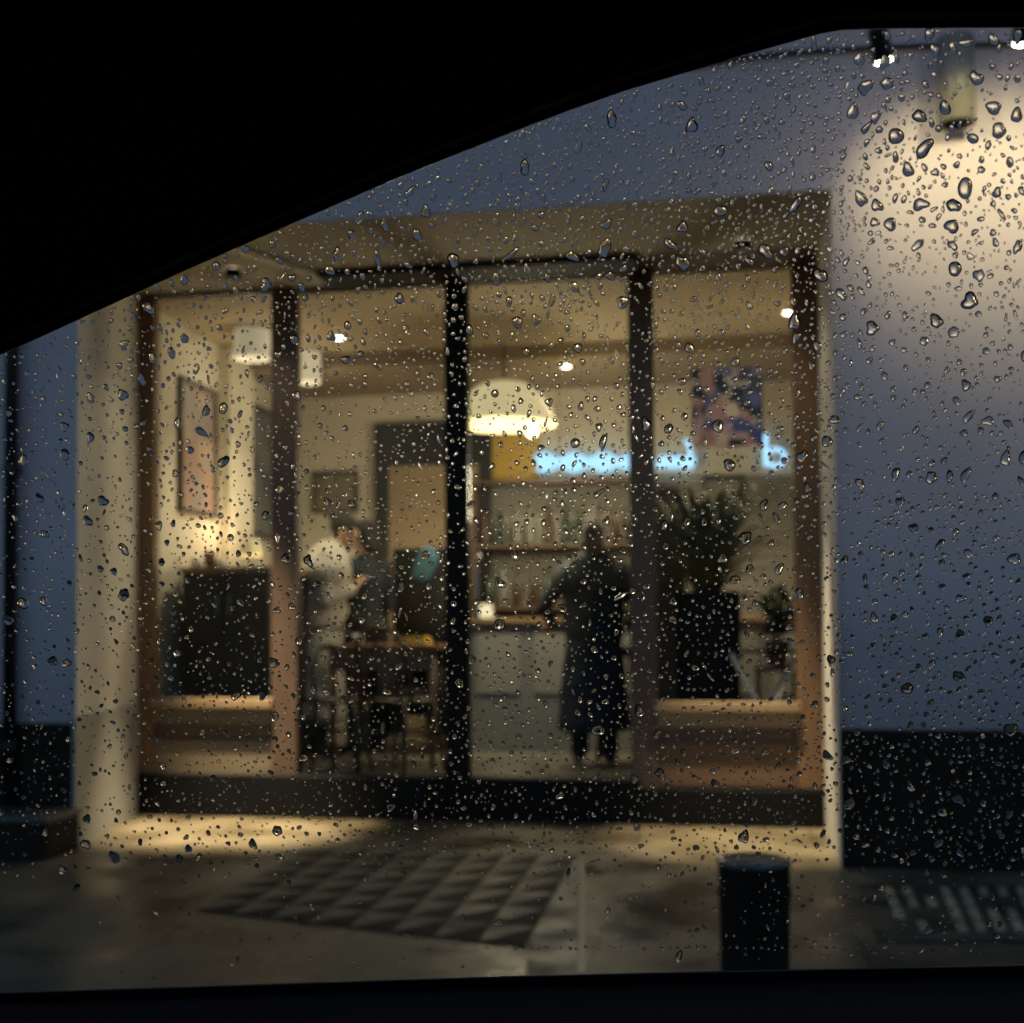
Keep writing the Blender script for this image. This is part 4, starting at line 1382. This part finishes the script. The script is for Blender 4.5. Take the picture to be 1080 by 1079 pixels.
REG = [((888, 0, 2600, 430), 'over the warmly lit wall'), ((888, 430, 2600, 770), 'over the dim lower wall'), ((888, 770, 2600, 915), 'over the black plinth beside the bollard'),
       ((-400, 0, 80, 760), 'over the wall with the downpipe'), ((-400, 760, 80, 915), 'over the planter trough'), ((80, 0, 147, 900), 'over the cream reveal'),
       ((147, 290, 313, 740), 'over the left shop window'), ((313, 300, 472, 820), 'over the left door glass'), ((472, 300, 494, 830), 'over the black mullion'), ((494, 290, 668, 825), 'over the right door glass'),
       ((668, 270, 888, 745), 'over the right shop window'), ((147, 740, 888, 872), 'over the shopfront base'), ((-400, 870, 2600, 1060), 'over the wet pavement'), ((-400, 0, 2600, 310), 'over the wall above the shopfront')]


def region(px, py):
    for (x0_, y0_, x1_, y1_), s in REG:
        if x0_ <= px < x1_ and y0_ <= py < y1_:
            return s
    return 'over the shopfront'


drops = []
cells = {}


def try_drop(px, py, r, gap=1.0):
    if not below_curve(px, py - r) or py + r > low_y(px) - 2:
        return False
    ix, iy = int(px // 24), int(py // 24)
    for dx in (-1, 0, 1):
        for dy in (-1, 0, 1):
            for (qx, qy, qr) in cells.get((ix + dx, iy + dy), ()):
                if (qx - px) ** 2 + (qy - py) ** 2 < ((qr + r) * 1.12 + gap) ** 2:
                    return False
    cells.setdefault((ix, iy), []).append((px, py, r))
    drops.append((px, py, r))
    return True


rd = random.Random(21)
XLO, XHI = -260, 2380
# hand-noted big ones
for px, py, r in ((945, 144, 8.5), (975, 157, 9), (1018, 199, 9.5), (1006, 217, 7.5), (971, 216, 7.5), (939, 237, 7), (1004, 239, 7.5), (1048, 114, 7.5), (1030, 83, 7), (908, 210, 7.5), (925, 217, 6.5), (968, 259, 6),
                  (1023, 318, 9), (540, 268, 6), (478, 275, 8), (638, 262, 8.5), (398, 273, 6.5), (707, 258, 6.5), (720, 240, 6.5), (604, 271, 6.5), (129, 417, 7), (95, 420, 6), (95, 462, 6), (108, 529, 7), (92, 550, 6.5),
                  (130, 580, 7), (130, 628, 8), (160, 378, 6), (187, 447, 6), (212, 456, 6.5), (217, 434, 6), (167, 555, 5.5), (68, 480, 7), (24, 486, 7), (23, 637, 8), (55, 698, 7), (70, 700, 6), (846, 482, 6.5), (838, 340, 8),
                  (760, 223, 7), (762, 590, 6), (786, 568, 8), (775, 612, 6), (806, 533, 6), (819, 547, 5), (1070, 590, 7), (120, 905, 8), (90, 891, 7), (80, 938, 6), (185, 500, 5), (200, 475, 5), (960, 830, 6), (1055, 880, 6), (990, 890, 5.5), (292, 877, 7)):
    try_drop(px, py, r * .87)
for n_try, lo, hi, gap in ((1300, 5.0, 7.0, 6), (4200, 3.4, 5.0, 3), (24000, 2.1, 3.4, 1.0), (60000, 1.05, 2.1, .4)):
    for _ in range(int(n_try * 1.24)):
        px, py = rd.uniform(XLO, XHI), rd.uniform(20, 1040)
        dns = density(px, py)
        r = lo + (hi - lo) * rd.random() ** 2
        if lo < 3 and px > 890 and py < 520:
            dns *= .5
        if lo >= 3.4:
            dns *= .30 + .35 * sm(860, 960, px) + .15 * sm(250, 100, px)
            if 500 < px < 880 and py < 240: dns *= .35
        if rd.random() < dns:
            try_drop(px, py, r, gap)
# thin line of caught water low on the glass
for k in range(46):
    px = 545 + k * 8 + rd.uniform(-2, 2)
    try_drop(px, 1001 - k * .02 + rd.uniform(-1.2, 1.2), rd.uniform(1.2, 2.4), 0)
drops.sort(key=lambda d: -d[2])
inview = [d for d in drops if 0 <= d[0] <= 1080]
big = inview[:298]
bigset = set(big)
rest = [d for d in drops if d not in bigset]


def dshape(px, py, r):
    el = 1 + abs(rd.gauss(0, .25))
    ang = rd.gauss(0, .5)
    if py < 330 and px > 330:
        el = 1 + abs(rd.gauss(.15, .45)); ang = rd.gauss(.1, .7)
    if r > 2.4 and rd.random() < .12:
        el = rd.uniform(1.7, 3.0)
    el = min(el, 1.35 if r > 6 else 2.2 if px > 880 else 3)
    return el, ang, rd.uniform(.5, .95)


counts = {}
for i, (px, py, r) in enumerate(big):
    c = GL(px, py)
    b = BM()
    el, ang, hg = dshape(px, py, r)
    drop_mesh(b, Vector((0, 0, 0)), r * S_, hg, el, ang, i, 22, 8)
    me = bpy.data.meshes.new('raindrop'); 
    bmesh.ops.recalc_face_normals(b, faces=b.faces)
    b.to_mesh(me); b.free()
    o = link('raindrop', me, m_water); o.location = c
    size = 'big' if r > 6.3 else 'medium' if r > 4.6 else 'small'
    shp = 'stretched' if el > 1.35 else 'round'
    reg = region(px, py)
    tag(o, '%s %s raindrop on the car window %s' % (size, shp, reg), 'raindrop', '%s %s raindrops %s' % (size, shp, reg))
b = BM()
for i, (px, py, r) in enumerate(rest):
    el, ang, hg = dshape(px, py, r)
    drop_mesh(b, GL(px, py), r * S_, hg, el, ang, 5000 + i, 10 if r < 2.2 else 14, 4 if r < 2.2 else 5)
# run-off trails: short chains that merged
bmesh.ops.recalc_face_normals(b, faces=b.faces)
me = bpy.data.meshes.new('raindrops'); b.to_mesh(me); b.free()
o = link('fine_raindrops', me, m_water); tag(o, 'countless fine raindrops spread over the car window', 'raindrops', None, 'stuff')
print('DROPS', len(drops), len(big))

# ------------------------------------------------------------------ light
w = bpy.data.worlds.new('World'); SC.world = w; w.use_nodes = True
nt = w.node_tree
bg = nt.nodes['Background']
sky = nt.nodes.new('ShaderNodeTexSky'); sky.sky_type = 'NISHITA'; sky.sun_disc = False
SUN_EL, SUN_ROT = R(2.0), R(20)
sky.sun_elevation, sky.sun_rotation = SUN_EL, SUN_ROT
sky.dust_density = .3; sky.ozone_density = 3.2
nt.links.new(sky.outputs[0], bg.inputs[0]); bg.inputs[1].default_value = 0.15
sl = bpy.data.lights.new('sun', 'SUN'); sl.energy = .02; sl.angle = R(15); sl.color = (.75, .85, 1)
so = bpy.data.objects.new('sun', sl); COL.objects.link(so)
sd_ = Vector((math.sin(SUN_ROT) * math.cos(R(25)), math.cos(SUN_ROT) * math.cos(R(25)), math.sin(R(25))))
so.rotation_euler = sd_.to_track_quat('Z', 'Y').to_euler()

WARM = (1, .83, .57)
lamp('flood_lamp', 'SPOT', fl1, 7, (1, .95, .50), fl1 + (fl1a), spot_size=R(84), spot_blend=1, shadow_soft_size=.03)
lamp('flood_lamp', 'SPOT', fl3, 8, (1, .95, .50), fl3 + (fl_added_aim), spot_size=R(98), spot_blend=1, shadow_soft_size=.03)  # lamp of the added, unseen flood
lamp('flood_lamp', 'SPOT', fl2, 9, (1, .95, .50), fl2 + (fl2a), spot_size=R(98), spot_blend=1, shadow_soft_size=.03)
for p, e in zip(DL, (1150, 560)):
    lamp('soffit_lamp', 'SPOT', p, e, (1, .82, .55), p + Vector((0, .0, -1)), spot_size=R(33), spot_blend=.95, shadow_soft_size=.03)
for p, e in zip(DL, (6, 6)):
    lamp('soffit_spill', 'SPOT', p, e, (1, .82, .55), p + Vector((0, .0, -1)), spot_size=R(110), spot_blend=.8, shadow_soft_size=.03)
lamp('dome_lamp_light', 'POINT', bulbp + Vector((0, 0, -.42)), 16, WARM, shadow_soft_size=.22)
for p, e in zip(SP, (20, 20, 22)):
    lamp('spot_light', 'SPOT', p, e * 1.75, WARM, p + Vector((0, .05, -1)), spot_size=R(125), spot_blend=.6, shadow_soft_size=.05)
lamp('drum_light', 'POINT', dr1 + Vector((0, 0, -.36)), 1.2, WARM, shadow_soft_size=.05)
lamp('drum_light', 'POINT', dr2 + Vector((0, 0, -.36)), 1, WARM, shadow_soft_size=.05)
lamp('table_lamp_light', 'POINT', tl + Vector((0, 0, .04)), 2.6, (1, .72, .42), shadow_soft_size=.03)

# ------------------------------------------------------------------ render settings
SC.render.engine = 'CYCLES'
cy = SC.cycles
cy.use_denoising = True
cy.max_bounces = 14; cy.transparent_max_bounces = 20; cy.transmission_bounces = 12; cy.diffuse_bounces = 4; cy.glossy_bounces = 4
cy.sample_clamp_indirect = 3.0; cy.sample_clamp_direct = 0
cy.caustics_reflective = False; cy.caustics_refractive = False
cy.use_adaptive_sampling = False
vs = SC.view_settings
SC.display_settings.display_device = 'sRGB'
vs.view_transform = 'Standard'; vs.look = 'None'; vs.exposure = 1.5; vs.gamma = 1; vs.use_curve_mapping = False
